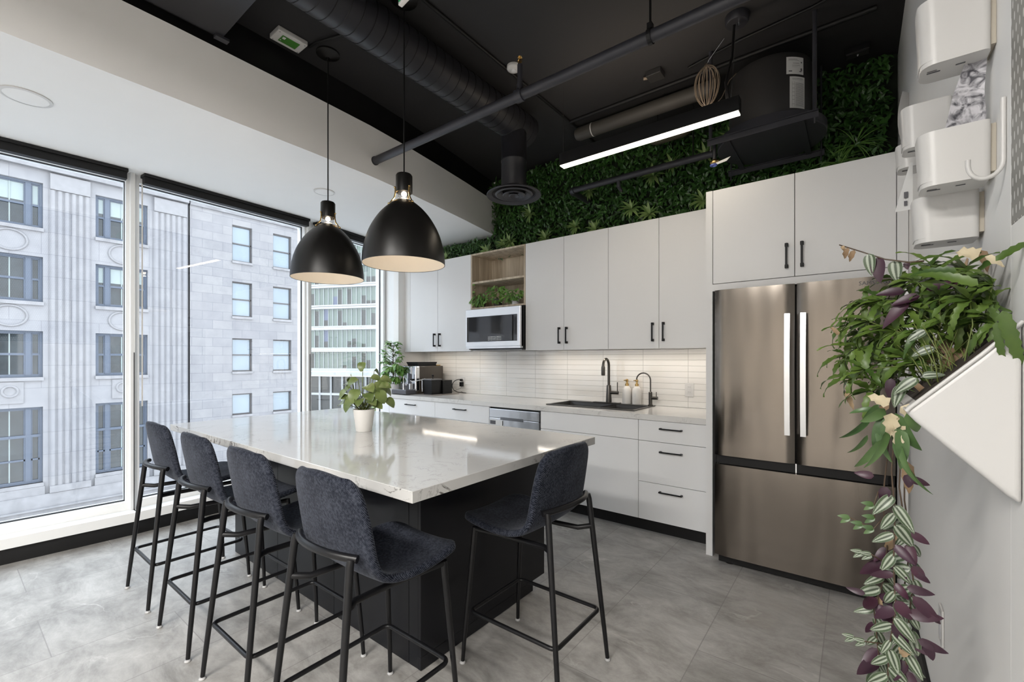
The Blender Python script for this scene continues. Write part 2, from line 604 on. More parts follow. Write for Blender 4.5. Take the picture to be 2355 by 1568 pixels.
M['stone'] = mat_ashlar('limestone_smooth', 2.0, 1.04, (0.228, 0.225, 0.230), (0.212, 0.212, 0.222), (0.145, 0.145, 0.157), 0.01)
M['stonecarve'] = plain('carved_limestone', (0.185, 0.182, 0.188), 0.85, bump=1.0, bscale=9, noise=0.18, nscale=5)
M['stonedirty'] = plain('weathered_limestone', (0.19, 0.187, 0.193), 0.9, noise=0.35, nscale=2.5)
M['bluewood'] = plain('blue_grey_window_frame', (0.058, 0.073, 0.102), 0.55, noise=0.12)
M['brownwood'] = plain('brown_sash', (0.058, 0.053, 0.054), 0.55, noise=0.1)
M['fglass'] = plain('facade_window_glass', (0.020, 0.026, 0.030), 0.03, spec=0.5, noise=0.8, nscale=1.6)  # mottled pane colour imitates uneven reflections
M['fblind'] = plain('drawn_roller_blind', (0.20, 0.235, 0.235), 0.6, noise=0.1)
M['fsky'] = plain('sky_reflecting_glass', (0.125, 0.165, 0.20), 0.05, spec=1.0, noise=0.25, nscale=0.8)
M['towerband'] = plain('white_floor_band', (0.34, 0.345, 0.345), 0.6, noise=0.05)
M['towerglass'] = plain('green_tower_glass', (0.095, 0.125, 0.105), 0.12, spec=0.6, noise=0.35, nscale=0.35)
M['towerdark'] = plain('open_tower_pane', (0.03, 0.03, 0.027), 0.15, spec=0.5, noise=0.4, nscale=0.6)
M['towerblue'] = plain('blue_tower_pane', (0.075, 0.09, 0.14), 0.12, spec=0.5, noise=0.3)
M['towermull'] = plain('tower_mullion', (0.30, 0.32, 0.32), 0.5)
M['treecrown'] = mat_leaf('street_tree_leaf', (0.16, 0.24, 0.05), (0.34, 0.42, 0.13), 0.6, 2)
M['bark'] = plain('bark', (0.10, 0.08, 0.06), 0.9)


def mat_perf():
    m, n, l, b = new_mat('perforated_grey_panel')
    g = n.new('ShaderNodeNewGeometry')
    sx = n.new('ShaderNodeSeparateXYZ')
    l.new(g.outputs['Position'], sx.inputs[0])
    def cell(s, p, off=0.0):
        a = math_node(n, l, 'DIVIDE', s, p)
        a = math_node(n, l, 'ADD', a, 40.0 + off)
        a = math_node(n, l, 'FRACT', a)
        a = math_node(n, l, 'SUBTRACT', a, 0.5)
        return math_node(n, l, 'POWER', math_node(n, l, 'ABSOLUTE', a), 2.0)
    d1 = math_node(n, l, 'ADD', cell(sx.outputs['Y'], 0.022), cell(sx.outputs['Z'], 0.055))
    d2 = math_node(n, l, 'ADD', cell(sx.outputs['Y'], 0.022, 0.5), cell(sx.outputs['Z'], 0.055, 0.5))
    d = math_node(n, l, 'MINIMUM', d1, d2)
    k = math_node(n, l, 'LESS_THAN', d, 0.022)
    mx = n.new('ShaderNodeMixRGB')
    l.new(k, mx.inputs[0])
    mx.inputs[1].default_value = (0.25, 0.245, 0.225, 1)
    mx.inputs[2].default_value = (0.66, 0.66, 0.64, 1)
    l.new(mx.outputs[0], b.inputs['Base Color'])
    b.inputs['Roughness'].default_value = 0.5
    return m


M['perf'] = mat_perf()


# ================================================================== mesh helpers
def wloc(o):
    v = Vector((0, 0, 0))
    while o is not None:
        v += o.location
        o = o.parent
    return v


class MB:
    def __init__(s):
        s.bm = bmesh.new()
        s.uv = s.bm.loops.layers.uv.new('UVMap')

    def box(s, x0, x1, y0, y1, z0, z1, bev=0.0, seg=2, rz=0.0, pivot=None):
        vs = [s.bm.verts.new((x, y, z)) for z in (z0, z1) for y in (y0, y1) for x in (x0, x1)]
        F = [(0, 2, 3, 1), (4, 5, 7, 6), (0, 1, 5, 4), (2, 6, 7, 3), (0, 4, 6, 2), (1, 3, 7, 5)]
        fs = [s.bm.faces.new([vs[i] for i in f]) for f in F]
        if bev:
            es = list({e for f in fs for e in f.edges})
            r = bmesh.ops.bevel(s.bm, geom=es, offset=bev, segments=seg, affect='EDGES', profile=0.5)
            vs = list({v for f in r['faces'] for v in f.verts} | {v for v in vs if v.is_valid})
        if rz:
            c = Vector(pivot) if pivot else Vector(((x0 + x1) / 2, (y0 + y1) / 2, 0))
            R = Matrix.Rotation(rz, 3, 'Z')
            for v in vs:
                v.co = R @ (v.co - c) + c
        return s

    def hexa(s, pts):
        """8 points: bottom quad then top quad (same winding)"""
        vs = [s.bm.verts.new(p) for p in pts]
        for f in ((3, 2, 1, 0), (4, 5, 6, 7), (0, 1, 5, 4), (1, 2, 6, 5), (2, 3, 7, 6), (3, 0, 4, 7)):
            s.bm.faces.new([vs[i] for i in f])
        return s

    def beam(s, a, b, z0, z1, t0, t1):
        """a wall-like bar over the plan line a-b between offsets t0..t1 (positive = outward, to the left/-x side)"""
        a = Vector((a[0], a[1], 0)); b = Vector((b[0], b[1], 0))
        d = (b - a).normalized()
        nrm = Vector((-d.y, d.x, 0))
        q = [a + nrm * t0, b + nrm * t0, b + nrm * t1, a + nrm * t1]
        return s.hexa([(p.x, p.y, z0) for p in q] + [(p.x, p.y, z1) for p in q])

    def quad(s, a, b, c, d):
        vs = [s.bm.verts.new(p) for p in (a, b, c, d)]
        s.bm.faces.new(vs)
        return s

    def poly(s, pts):
        s.bm.faces.new([s.bm.verts.new(p) for p in pts])
        return s

    def prism(s, pts, z0, z1):
        lo = [s.bm.verts.new((p[0], p[1], z0)) for p in pts]
        hi = [s.bm.verts.new((p[0], p[1], z1)) for p in pts]
        s.bm.faces.new(lo[::-1])
        s.bm.faces.new(hi)
        n = len(pts)
        for i in range(n):
            s.bm.faces.new((lo[i], lo[(i + 1) % n], hi[(i + 1) % n], hi[i]))
        return s

    def loft(s, rings, caps=True, closed=True):
        R = [[s.bm.verts.new(p) for p in r] for r in rings]
        n = len(R[0])
        for a, b in zip(R, R[1:]):
            for i in range(n if closed else n - 1):
                j = (i + 1) % n
                s.bm.faces.new((a[i], a[j], b[j], b[i]))
        if caps:
            s.bm.faces.new(R[0][::-1])
            s.bm.faces.new(R[-1])
        return s

    def lathe(s, prof, c=(0, 0), seg=40, caps=False):
        rings = []
        for r, z in prof:
            rings.append([(c[0] + r * math.cos(2 * PI * i / seg), c[1] + r * math.sin(2 * PI * i / seg), z) for i in range(seg)])
        return s.loft(rings, caps)

    def tube(s, pts, r, seg=12, caps=True, closed=False):
        pts = [Vector(p) for p in pts]
        n = len(pts)
        rr = r if isinstance(r, (list, tuple)) else [r] * n
        rings = []
        up = None
        for i, p in enumerate(pts):
            if closed:
                t = (pts[(i + 1) % n] - pts[i - 1]).normalized()
            elif i == 0:
                t = (pts[1] - p).normalized()
            elif i == n - 1:
                t = (p - pts[-2]).normalized()
            else:
                t = ((pts[i + 1] - p).normalized() + (p - pts[i - 1]).normalized()).normalized()
            if up is None:
                up = t.orthogonal().normalized()
            else:
                up = (up - t * up.dot(t))
                up = up.normalized() if up.length > 1e-6 else t.orthogonal().normalized()
            bi = t.cross(up)
            rings.append([p + (up * math.cos(2 * PI * k / seg) + bi * math.sin(2 * PI * k / seg)) * rr[i] for k in range(seg)])
        if closed:
            rings.append(rings[0])
            s.loft(rings, False)
        else:
            s.loft(rings, caps)
        return s

    def ball(s, c, r, sub=2, sc=(1, 1, 1)):
        mt = Matrix.Translation(c) @ Matrix.Diagonal((sc[0], sc[1], sc[2], 1))
        bmesh.ops.create_icosphere(s.bm, subdivisions=sub, radius=r, matrix=mt)
        return s

    def leaf(s, base, d, up, length, width, curl=0.3, fold=0.15, n=5, shape=0.5, tip=1.0, serr=0.0, wave=0.0, flip=False):
        """a blade: starts at base, heads along d, face towards up, droops by curl (radians in all)"""
        d = Vector(d).normalized()
        up = Vector(up)
        up = (up - d * up.dot(d))
        if up.length < 1e-4:
            up = d.orthogonal()
        up.normalize()
        side = d.cross(up)
        p = Vector(base)
        rows = []
        for i in range(n + 1):
            t = i / n
            wd = width * 0.5 * (math.sin(PI * (t ** shape)) ** tip if 0 < t < 1 else 0.04)
            if serr and 0 < i < n:
                wd *= (1 + serr * (1 if i % 2 else -1))
            a = side * wd
            lift = up * (wd * fold)
            wv = up * (wave * width * math.sin(t * 11 + base[0] * 50)) if wave else Vector((0, 0, 0))
            rows.append((p - a + lift + wv, p.copy(), p + a + lift - wv, t))
            ang = -curl / n
            Rm = Matrix.Rotation(ang, 3, side)
            # rotate the heading away from "up"
            d2 = (d * math.cos(curl / n) - up * math.sin(curl / n))
            up = (up * math.cos(curl / n) + d * math.sin(curl / n)).normalized()
            d = d2.normalized()
            p = p + d * (length / n)
        V = [[s.bm.verts.new(q) for q in r[:3]] for r in rows]
        for i in range(n):
            for k, (u0, u1) in enumerate(((0, 0.5), (0.5, 1))):
                f = (V[i][k], V[i][k + 1], V[i + 1][k + 1], V[i + 1][k])
                uvs = ((u0, rows[i][3]), (u1, rows[i][3]), (u1, rows[i + 1][3]), (u0, rows[i + 1][3]))
                fc = s.bm.faces.new(f)
                for lp, q in zip(fc.loops, uvs):
                    lp[s.uv].uv = q
                fc.smooth = True
        return s

    def text(s, body, size, mtx, extr=0.0004):
        cu = bpy.data.curves.new('t', 'FONT')
        cu.body = body
        cu.size = size
        cu.extrude = extr
        cu.align_x = 'CENTER'
        cu.align_y = 'CENTER'
        cu.resolution_u = 2
        ob = bpy.data.objects.new('t', cu)
        COL.objects.link(ob)
        dg = bpy.context.evaluated_depsgraph_get()
        me = bpy.data.meshes.new_from_object(ob.evaluated_get(dg))
        me.transform(mtx)
        s.bm.from_mesh(me)
        bpy.data.objects.remove(ob)
        bpy.data.curves.remove(cu)
        bpy.data.meshes.remove(me)
        return s

    def build(s, name, mat, parent=None, smooth=False, origin=None, solid=0.0, subsurf=0, normals=True):
        if normals:
            bmesh.ops.recalc_face_normals(s.bm, faces=s.bm.faces)
        me = bpy.data.meshes.new(name)
        if parent is not None and parent.name not in ('',):
            off = wloc(parent)
        else:
            if origin is None:
                xs = [v.co.x for v in s.bm.verts]; ys = [v.co.y for v in s.bm.verts]; zs = [v.co.z for v in s.bm.verts]
                off = Vector(((min(xs) + max(xs)) / 2, (min(ys) + max(ys)) / 2, min(zs)))
            else:
                off = Vector(origin)
        if parent is not None and s.bm.verts:
            pass
        bmesh.ops.translate(s.bm, vec=-off, verts=s.bm.verts)
        s.bm.to_mesh(me)
        s.bm.free()
        if smooth:
            for p in me.polygons:
                p.use_smooth = True
            if smooth == 'auto':
                me.set_sharp_from_angle(angle=math.radians(40))
        me.materials.append(mat)
        o = bpy.data.objects.new(name, me)
        COL.objects.link(o)
        if parent is not None:
            o.parent = parent
        else:
            o.location = off
        if solid:
            md = o.modifiers.new('thickness', 'SOLIDIFY')
            md.thickness = solid
            md.offset = 0
        if subsurf:
            md = o.modifiers.new('smooth', 'SUBSURF')
            md.levels = subsurf
            md.render_levels = subsurf
        return o


def tag(o, label, cat, group=None, kind=None):
    if label:
        o['label'] = label
    if cat:
        o['category'] = cat
    if group:
        o['group'] = group
    if kind:
        o['kind'] = kind
    return o


def struct(o, label=None):
    o['kind'] = 'structure'
    return o


def thing(name, label, cat, loc=(0, 0, 0), group=None):
    o = bpy.data.objects.new(name, None)
    COL.objects.link(o)
    o.location = loc
    o.empty_display_size = 0.1
    return tag(o, label, cat, group)


def copy_tree(o, parent=None):
    c = o.copy()
    COL.objects.link(c)
    c.parent = parent
    for ch in list(o.children):
        copy_tree(ch, c)
    return c


def arc(c, r, a0, a1, n, plane='xy', z=0.0):
    out = []
    for i in range(n + 1):
        a = a0 + (a1 - a0) * i / n
        u, v = r * math.cos(a), r * math.sin(a)
        if plane == 'xy':
            out.append((c[0] + u, c[1] + v, z))
        elif plane == 'xz':
            out.append((c[0] + u, z, c[1] + v))
        else:
            out.append((z, c[0] + u, c[1] + v))
    return out


# ================================================================== room shell
YW = 4.06          # kitchen wall
XR = 0.231         # right plant wall
CZ = 3.45          # dark ceiling
SZ = 2.80          # soffit
P = [(-5.55, -4.6), (-4.92, -3.0), (-4.55, -1.55), (-4.43, -0.62), (-4.357, 0.945), (-4.452, 2.422), (-4.67, 3.575)]

edge = [(x - 0.31, y) for x, y in P]
struct(MB().prism([(4.2, -4.8), (4.2, 4.3), (-5.0, 4.3)] + edge[::-1], -0.08, 0.0).build('floor', M['floor']))
struct(MB().prism([(4.2, -4.8), (4.2, 4.3), (-5.0, 4.3)] + edge[::-1], CZ, CZ + 0.1).build('ceiling', M['ceil']))
b = MB().box(-4.75, XR + 0.001, YW, YW + 0.15, 0, CZ)
struct(b.build('wall_back', M['wallwhite']))
# backsplash tiles on the wall
tag(MB().box(-4.52, -0.818, YW - 0.012, YW - 0.0005, 0.921, 1.4375).build('backsplash', M['tile']),
    'glossy cream stacked-tile backsplash between worktop and wall cabinets', 'backsplash')
struct(MB().box(XR, XR + 0.12, 1.234, YW + 0.15, 0, CZ).build('wall_right', M['wallwhite']))
struct(MB().box(XR, XR + 0.03, -0.55, 1.232, 1.60, CZ).build('trim_1', M['perf']))
struct(MB().box(XR, XR + 0.12, -0.55, 1.233, 0, 1.599).build('wall_right_near', M['wallwhite']))
struct(MB().box(XR + 0.13, 4.2, YW - 0.02, YW + 0.12, 0, CZ).build('wall_far_right', M['wallwhite']))
struct(MB().box(4.1, 4.2, -4.8, 4.2, 0, CZ).build('wall_side', plain('office_side_paint', (0.62, 0.60, 0.57), 0.7)))
struct(MB().box(-5.6, 4.2, -4.9, -4.8, 0, CZ).build('wall_rear', plain('office_rear_paint', (0.62, 0.59, 0.55), 0.7)))
struct(MB().box(XR - 0.012, XR - 0.0005, 1.235, 3.2, 0.0, 0.10).build('baseboard_right', M['black']))
# left corner pier between window and kitchen wall
struct(MB().prism([(-4.67, 3.575), (-4.60, 3.575 + 0.02), (-4.62, YW), (-5.0, YW + 0.1), (-5.0, 3.6)], 0, SZ).build('wall_left', M['wallwhite']))

# soffit along the window wall: curved in plan
curve = [(-2.93, -4.8), (-2.96, -2.2), (-2.985, -0.6), (-2.995, 0.173), (-2.998, 0.809), (-3.02, 1.6), (-3.045, 2.1), (-3.09, 2.5), (-3.158, 2.948),
         (-3.235, 3.4), (-3.313, 3.796), (-3.36, YW)]
outer = [(-5.0, YW)] + [(x - 0.27, y) for x, y in P[::-1]]
struct(MB().prism(curve + outer, SZ, SZ + 0.40).build('ceiling_soffit', M['soffit'], smooth='auto'))
inner = [(x - 0.05, y) for x, y in curve]
struct(MB().prism(inner + outer, SZ + 0.4005, CZ).build('trim_soffit_upper', M['black'], smooth='auto'))

# windows, one per facet
for i in range(len(P) - 1):
    a, c = P[i], P[i + 1]
    nm = 'window_%d' % (i + 1)
    root = thing(nm, None, None, (a[0], a[1], 0))
    root['kind'] = 'structure'
    va, vc = Vector((a[0], a[1], 0)), Vector((c[0], c[1], 0))
    L = (vc - va).length
    d = (vc - va).normalized()

    def pt(s):
        q = va + d * s
        return (q.x, q.y)
    e = 0.012
    jw = 0.036
    MB().beam(pt(0.0), pt(L), 0.0, 0.107, 0.03, 0.12).build('baseboard', M['black'], root)
    MB().beam(pt(0.0), pt(L), 0.107, 0.175, 0.0, 0.30).build('window_sill', M['alu'], root)
    fr = MB()
    fr.beam(pt(e), pt(L - e), 0.175, 0.235, 0.13, 0.25)
    fr.beam(pt(e), pt(L - e), 2.742, 2.80, 0.13, 0.25)
    fr.beam(pt(e), pt(e + jw), 0.235, 2.742, 0.13, 0.25)
    fr.beam(pt(L - e - jw), pt(L - e), 0.235, 2.742, 0.13, 0.25)
    fr.build('window_frame', M['alu'], root)
    gk = MB()
    gk.beam(pt(e + jw), pt(L - e - jw), 0.235, 0.243, 0.18, 0.20)
    gk.beam(pt(e + jw), pt(L - e - jw), 2.736, 2.742, 0.18, 0.20)
    gk.beam(pt(e + jw), pt(e + jw + 0.004), 0.235, 2.742, 0.18, 0.20)
    gk.beam(pt(L - e - jw - 0.004), pt(L - e - jw), 0.235, 2.742, 0.18, 0.20)
    gk.build('gasket', M['gasket'], root)
    MB().beam(pt(e + jw + 0.001), pt(L - e - jw - 0.001), 0.236, 2.741, 0.186, 0.194).build('pane', M['glass'], root)
    # post at the start of the facet
    po = MB()
    po.beam(pt(-0.014), pt(0.014), 0.175, 2.80, 0.10, 0.27)
    po.build('mullion_post', M['alu'], root)
    MB().beam(pt(0.004), pt(0.009), 0.176, 1.40, 0.096, 0.10).build('mullion_joint', M['gasket'], root)
    # roller blind cassette
    bl = thing('roller_blind', None, 'window blind', (a[0], a[1], 2.7))
    MB().beam(pt(0.05), pt(L - 0.05), 2.775, 2.797, 0.02, 0.11).build('blind_cassette', M['black'], bl)
    MB().beam(pt(0.055), pt(L - 0.055), 2.722, 2.775, 0.035, 0.09).build('rolled_cloth', M['black'], bl)
    lab = {5: 'black roller blind raised above the middle window, second from the left', 4: 'black roller blind raised above the leftmost window in view',
           6: 'black roller blind raised above the narrow window next to the kitchen'}
    # (index in the photo: windows 4, 5 and 6)
    key = i + 1
    if key in lab:
        tag(bl, lab[key - 0], 'window blind', 'roller blinds above the windows')
    else:
        tag(bl, 'black roller blind above the %s window facing the street behind the camera' % ('nearest', 'middle', 'farthest')[3 - key], 'window blind', 'roller blinds behind the camera')
MBp = MB()
dd = (Vector((P[-1][0], P[-1][1], 0)) - Vector((P[-2][0], P[-2][1], 0))).normalized()
MBp.beam(P[-1], (P[-1][0] + dd.x * 0.03, P[-1][1] + dd.y * 0.03), 0.0, 2.8, 0.0, 0.30)
struct(MBp.build('trim_2', M['alu']))
# thin blind chain guide on the first post
tag(MB().box(-4.432, -4.424, 0.985, 0.993, 0.98, 2.72).build('blind_cord', M['whiteplastic']), 'thin white blind cord hanging beside the window post', 'cord')

# recessed speakers / downlights in the soffit
for k, (x, y, r, lab) in enumerate([(-3.63, 0.305, 0.105, 'round white flush ceiling speaker in the soffit at far left'),
                                    (-3.65, 2.06, 0.085, 'round white flush fitting in the soffit behind the left pendant cord')]):
    t = thing('ceiling_speaker', lab, 'ceiling speaker', (x, y, SZ - 0.006))
    MB().lathe([(r, SZ - 0.0005), (r, SZ - 0.006), (r * 0.86, SZ - 0.008)], (x, y), 48).build('trim_ring', M['whiteplastic'], t, 'auto')
    MB().lathe([(r * 0.86, SZ - 0.007), (r * 0.5, SZ - 0.009), (0.001, SZ - 0.0095)], (x, y), 48).build('grille', M['soffit'], t, 'auto')


# ================================================================== fixtures of the added fill lamps behind the camera
for k, (x, y) in enumerate(FILL_LAMPS):
    t = thing('fill_lamp', 'added linear fill lamp behind the camera, %s row, %s' % ('front' if y > -2 else 'rear', 'nearest the windows' if x < 0 else ('in the middle' if x < 2 else 'farthest from the windows')), 'ceiling lamp', (x, y, 3.05), 'added fill lamps behind the camera')
    MB().box(x - 0.62, x + 0.62, y - 0.16, y + 0.16, 3.045, 3.09).build('lamp_housing', M['black'], t)
    MB().box(x - 0.60, x + 0.60, y - 0.14, y + 0.14, 3.038, 3.045).build('diffuser', M['led2'], t)
    MB().tube([(x - 0.5, y, 3.09), (x - 0.5, y, CZ)], 0.004, 6).build('suspension_wire', M['black'], t)
    MB().tube([(x + 0.5, y, 3.09), (x + 0.5, y, CZ)], 0.004, 6).build('suspension_wire', M['black'], t)

# ================================================================== kitchen base units
FY = 3.375      # front of drawers
CT = 0.92
# plinth
struct(MB().box(-4.60, -0.845, FY + 0.055, YW - 0.001, 0.0, 0.098).build('baseboard_kitchen', M['black']))


def bar_handle(m, x0, x1, z, y, vertical=False):
    """slim bar pull with two square feet"""
    if not vertical:
        m.box(x0, x1, y - 0.030, y - 0.022, z - 0.005, z + 0.005, 0.0015)
        m.box(x0, x0 + 0.014, y - 0.024, y, z - 0.005, z + 0.005)
        m.box(x1 - 0.014, x1, y - 0.024, y, z - 0.005, z + 0.005)
    return m


def vhandle(m, x, z0, z1, y):
    m.box(x - 0.006, x + 0.006, y - 0.034, y - 0.024, z0, z1, 0.0015)
    m.box(x - 0.009, x + 0.009, y - 0.026, y, z0, z0 + 0.02)
    m.box(x - 0.009, x + 0.009, y - 0.026, y, z1 - 0.02, z1)
    return m


def base_unit(name, x0, x1, label, fronts, handles, ztop=0.875):
    t = thing(name, label, 'kitchen cabinet', ((x0 + x1) / 2, FY, 0.10), 'white base units under the worktop')
    MB().box(x0 + 0.001, x1 - 0.001, FY + 0.021, YW - 0.001, 0.10, ztop).build('carcass', M['cabgap'], t)
    for (kind, z0, z1), hd in zip(fronts, handles):
        f = MB().box(x0 + 0.0018, x1 - 0.0018, FY, FY + 0.02, z0 + 0.0018, z1 - 0.0018, 0.0008, 1).build(kind, M['cab'], t)
        if hd:
            bar_handle(MB(), hd[0], hd[1], hd[2], FY).build('handle', M['handle'], f)
    return t


MB_ = MB().box(-4.626, -4.499, FY, YW - 0.06, 0.10, 0.875)
tag(MB_.build('cabinet_filler', M['cab']), 'white filler panel at the window end of the base units', 'cabinet panel')
base_unit('base_cabinet', -4.497, -3.685, 'white base unit with one drawer, under the coffee machine',
          [('drawer_front', 0.70, 0.875), ('door', 0.10, 0.70)], [(-4.175, -4.0, 0.818), None])
base_unit('base_cabinet', -3.685, -2.894, 'white base unit with one drawer, left of the dishwasher',
          [('drawer_front', 0.70, 0.875), ('door', 0.10, 0.70)], [(-3.385, -3.205, 0.818), None])
base_unit('base_cabinet', -2.277, -1.351, 'handleless white base unit below the black sink',
          [('drawer_front', 0.715, 0.875), ('door', 0.10, 0.715)], [None, None], 0.70)
base_unit('base_cabinet', -1.351, -0.845, 'white three-drawer base unit beside the fridge',
          [('drawer_front', 0.713, 0.875), ('drawer_front', 0.394, 0.713), ('drawer_front', 0.10, 0.394)],
          [(-1.18, -1.012, 0.818), (-1.18, -1.012, 0.642), (-1.184, -1.01, 0.336)])
# dishwasher
t = thing('dishwasher', 'built-in stainless dishwasher behind the island, with an energy sticker', 'dishwasher', (-2.585, FY, 0.1))
MB().box(-2.892, -2.279, FY + 0.03, YW - 0.001, 0.10, 0.868).build('body', M['black'], t)
MB().box(-2.887, -2.292, FY - 0.004, FY + 0.03, 0.105, 0.768, 0.003).build('door', M['steelbright'], t)
cp = MB().box(-2.887, -2.292, FY - 0.004, FY + 0.03, 0.772, 0.858, 0.003).build('control_panel', M['steelbright'], t)
MB().box(-2.745, -2.47, FY - 0.007, FY - 0.0042, 0.755, 0.782).build('handle_recess', plain('recess_grey', (0.25, 0.25, 0.26), 0.3, metal=1), t)
st = MB().box(-2.885, -2.715, FY - 0.0065, FY - 0.0045, 0.700, 0.748).build('sticker', M['paper'], t)
q = MB()
q.box(-2.875, -2.805, FY - 0.0075, FY - 0.0066, 0.706, 0.742)
q.build('printed_patch', M['ink'], st)
MB().box(-2.720, -2.714, FY - 0.0078, FY - 0.0066, 0.700, 0.745).build('printed_edge', M['black'], st)

# worktop with the sink cut-out
SX0, SX1, SY0, SY1 = -2.300, -1.435, 3.50, 3.985
wt = MB()
wt.prism([(-4.655, FY - 0.01), (SX0 + 0.02, FY - 0.01), (SX0 + 0.02, YW - 0.013), (-4.60, YW - 0.013), (-4.615, 3.60)], 0.877, CT)
wt.box(SX1 - 0.02, -0.842, FY - 0.01, YW - 0.013, 0.877, CT)
wt.box(SX0 + 0.02, SX1 - 0.02, FY - 0.01, SY0 + 0.02, 0.877, CT)
wt.box(SX0 + 0.02, SX1 - 0.02, SY1 - 0.02, YW - 0.013, 0.877, CT)
tag(wt.build('worktop', M['counter']), 'long pale quartz worktop along the kitchen wall', 'countertop')

# sink
t = thing('kitchen_sink', 'black double-bowl sink set into the pale worktop', 'sink', ((SX0 + SX1) / 2, (SY0 + SY1) / 2, CT))
rim = MB()
xm = -1.79
w0 = 0.028
back = 0.085
for (x0, x1, y0, y1) in ((SX0, SX1, SY0, SY0 + w0), (SX0, SX1, SY1 - back, SY1), (SX0, SX0 + w0, SY0 + w0, SY1 - back),
                         (SX1 - w0, SX1, SY0 + w0, SY1 - back)):
    rim.box(x0, x1, y0, y1, CT + 0.0005, CT + 0.008)
rim.build('rim', M['sink'], t)
MB().box(xm - 0.014, xm + 0.014, SY0 + w0, SY1 - back, CT - 0.05, CT - 0.012, 0.008, 3).build('divider', M['sink'], t)
for (x0, x1) in ((SX0 + w0, xm - 0.014), (xm + 0.014, SX1 - w0)):
    bo = MB()
    y0, y1 = SY0 + w0, SY1 - back
    i = 0.03
    zt, zb = CT + 0.001, CT - 0.19
    bo.loft([[(x0, y0, zt), (x1, y0, zt), (x1, y1, zt), (x0, y1, zt)],
             [(x0 + 0.006, y0 + 0.006, zt - 0.03), (x1 - 0.006, y0 + 0.006, zt - 0.03), (x1 - 0.006, y1 - 0.006, zt - 0.03), (x0 + 0.006, y1 - 0.006, zt - 0.03)],
             [(x0 + 0.015, y0 + 0.015, zb + 0.02), (x1 - 0.015, y0 + 0.015, zb + 0.02), (x1 - 0.015, y1 - 0.015, zb + 0.02), (x0 + 0.015, y1 - 0.015, zb + 0.02)],
             [(x0 + i, y0 + i, zb), (x1 - i, y0 + i, zb), (x1 - i, y1 - i, zb), (x0 + i, y1 - i, zb)]], caps=False)
    bo.poly([(x0 + i, y0 + i, zb), (x1 - i, y0 + i, zb), (x1 - i, y1 - i, zb), (x0 + i, y1 - i, zb)])
    bb = bo.build('bowl', M['sink'], t)

# faucet (pull-down)
fx, fy = -1.873, 3.945
zb = CT + 0.0085
t = thing('kitchen_faucet', 'tall dark pull-down faucet behind the sink, spray head over the bowls', 'faucet', (fx, fy, zb))
MB().box(fx - 0.155, fx + 0.115, fy - 0.030, fy + 0.03, zb, zb + 0.006, 0.002).build('deck_plate', M['gunmetal'], t)
MB().lathe([(0.028, zb + 0.006), (0.027, zb + 0.03), (0.021, zb + 0.165), (0.019, zb + 0.17)], (fx, fy), 28, True).build('body', M['gunmetal'], t, 'auto')
pts = [(fx, fy, zb + 0.165), (fx, fy, zb + 0.33)] + [(fx, fy - 0.06 + 0.06 * math.cos(a), zb + 0.355 + 0.065 * math.sin(a)) for a in [PI * k / 12 for k in range(13)]] + \
      [(fx, fy - 0.12, zb + 0.34)]
MB().tube(pts, 0.0125, 14).build('spout', M['gunmetal'], t, 'auto')
MB().tube([(fx, fy - 0.12, zb + 0.355), (fx, fy - 0.12, zb + 0.34), (fx, fy - 0.12, zb + 0.275), (fx, fy - 0.12, zb + 0.265)], [0.014, 0.0175, 0.0185, 0.016], 18).build('spray_head', M['gunmetal'], t, 'auto')
lv = MB().tube([(fx + 0.015, fy, zb + 0.10), (fx + 0.095, fy, zb + 0.10)], 0.0165, 16).build('lever_hub', M['gunmetal'], t, 'auto')
MB().tube([(fx + 0.088, fy, zb + 0.11), (fx + 0.088, fy, zb + 0.20)], 0.0048, 10).build('lever', M['gunmetal'], lv, 'auto')
# filtered-water tap
fx, fy = -1.462, 3.935
t = thing('water_tap', 'slender dark gooseneck filter tap at the sink corner', 'faucet', (fx, fy, zb))
MB().lathe([(0.024, zb), (0.024, zb + 0.008), (0.0165, zb + 0.010), (0.0165, zb + 0.12), (0.012, zb + 0.125)], (fx, fy), 24, True).build('body', M['gunmetal'], t, 'auto')
pts = [(fx, fy, zb + 0.12), (fx, fy, zb + 0.22)] + [(fx - 0.063 + 0.063 * math.cos(a), fy - 0.01 * k / 12, zb + 0.23 + 0.063 * math.sin(a)) for k, a in enumerate([PI * k / 12 for k in range(13)])]
MB().tube(pts, 0.0062, 12).build('spout', M['gunmetal'], t, 'auto')
lv = MB().tube([(fx + 0.01, fy, zb + 0.07), (fx + 0.065, fy, zb + 0.07)], 0.0145, 14).build('lever_hub', M['gunmetal'], t, 'auto')
MB().tube([(fx + 0.053, fy, zb + 0.08), (fx + 0.053, fy, zb + 0.125)], 0.004, 8).build('lever', M['gunmetal'], lv, 'auto')
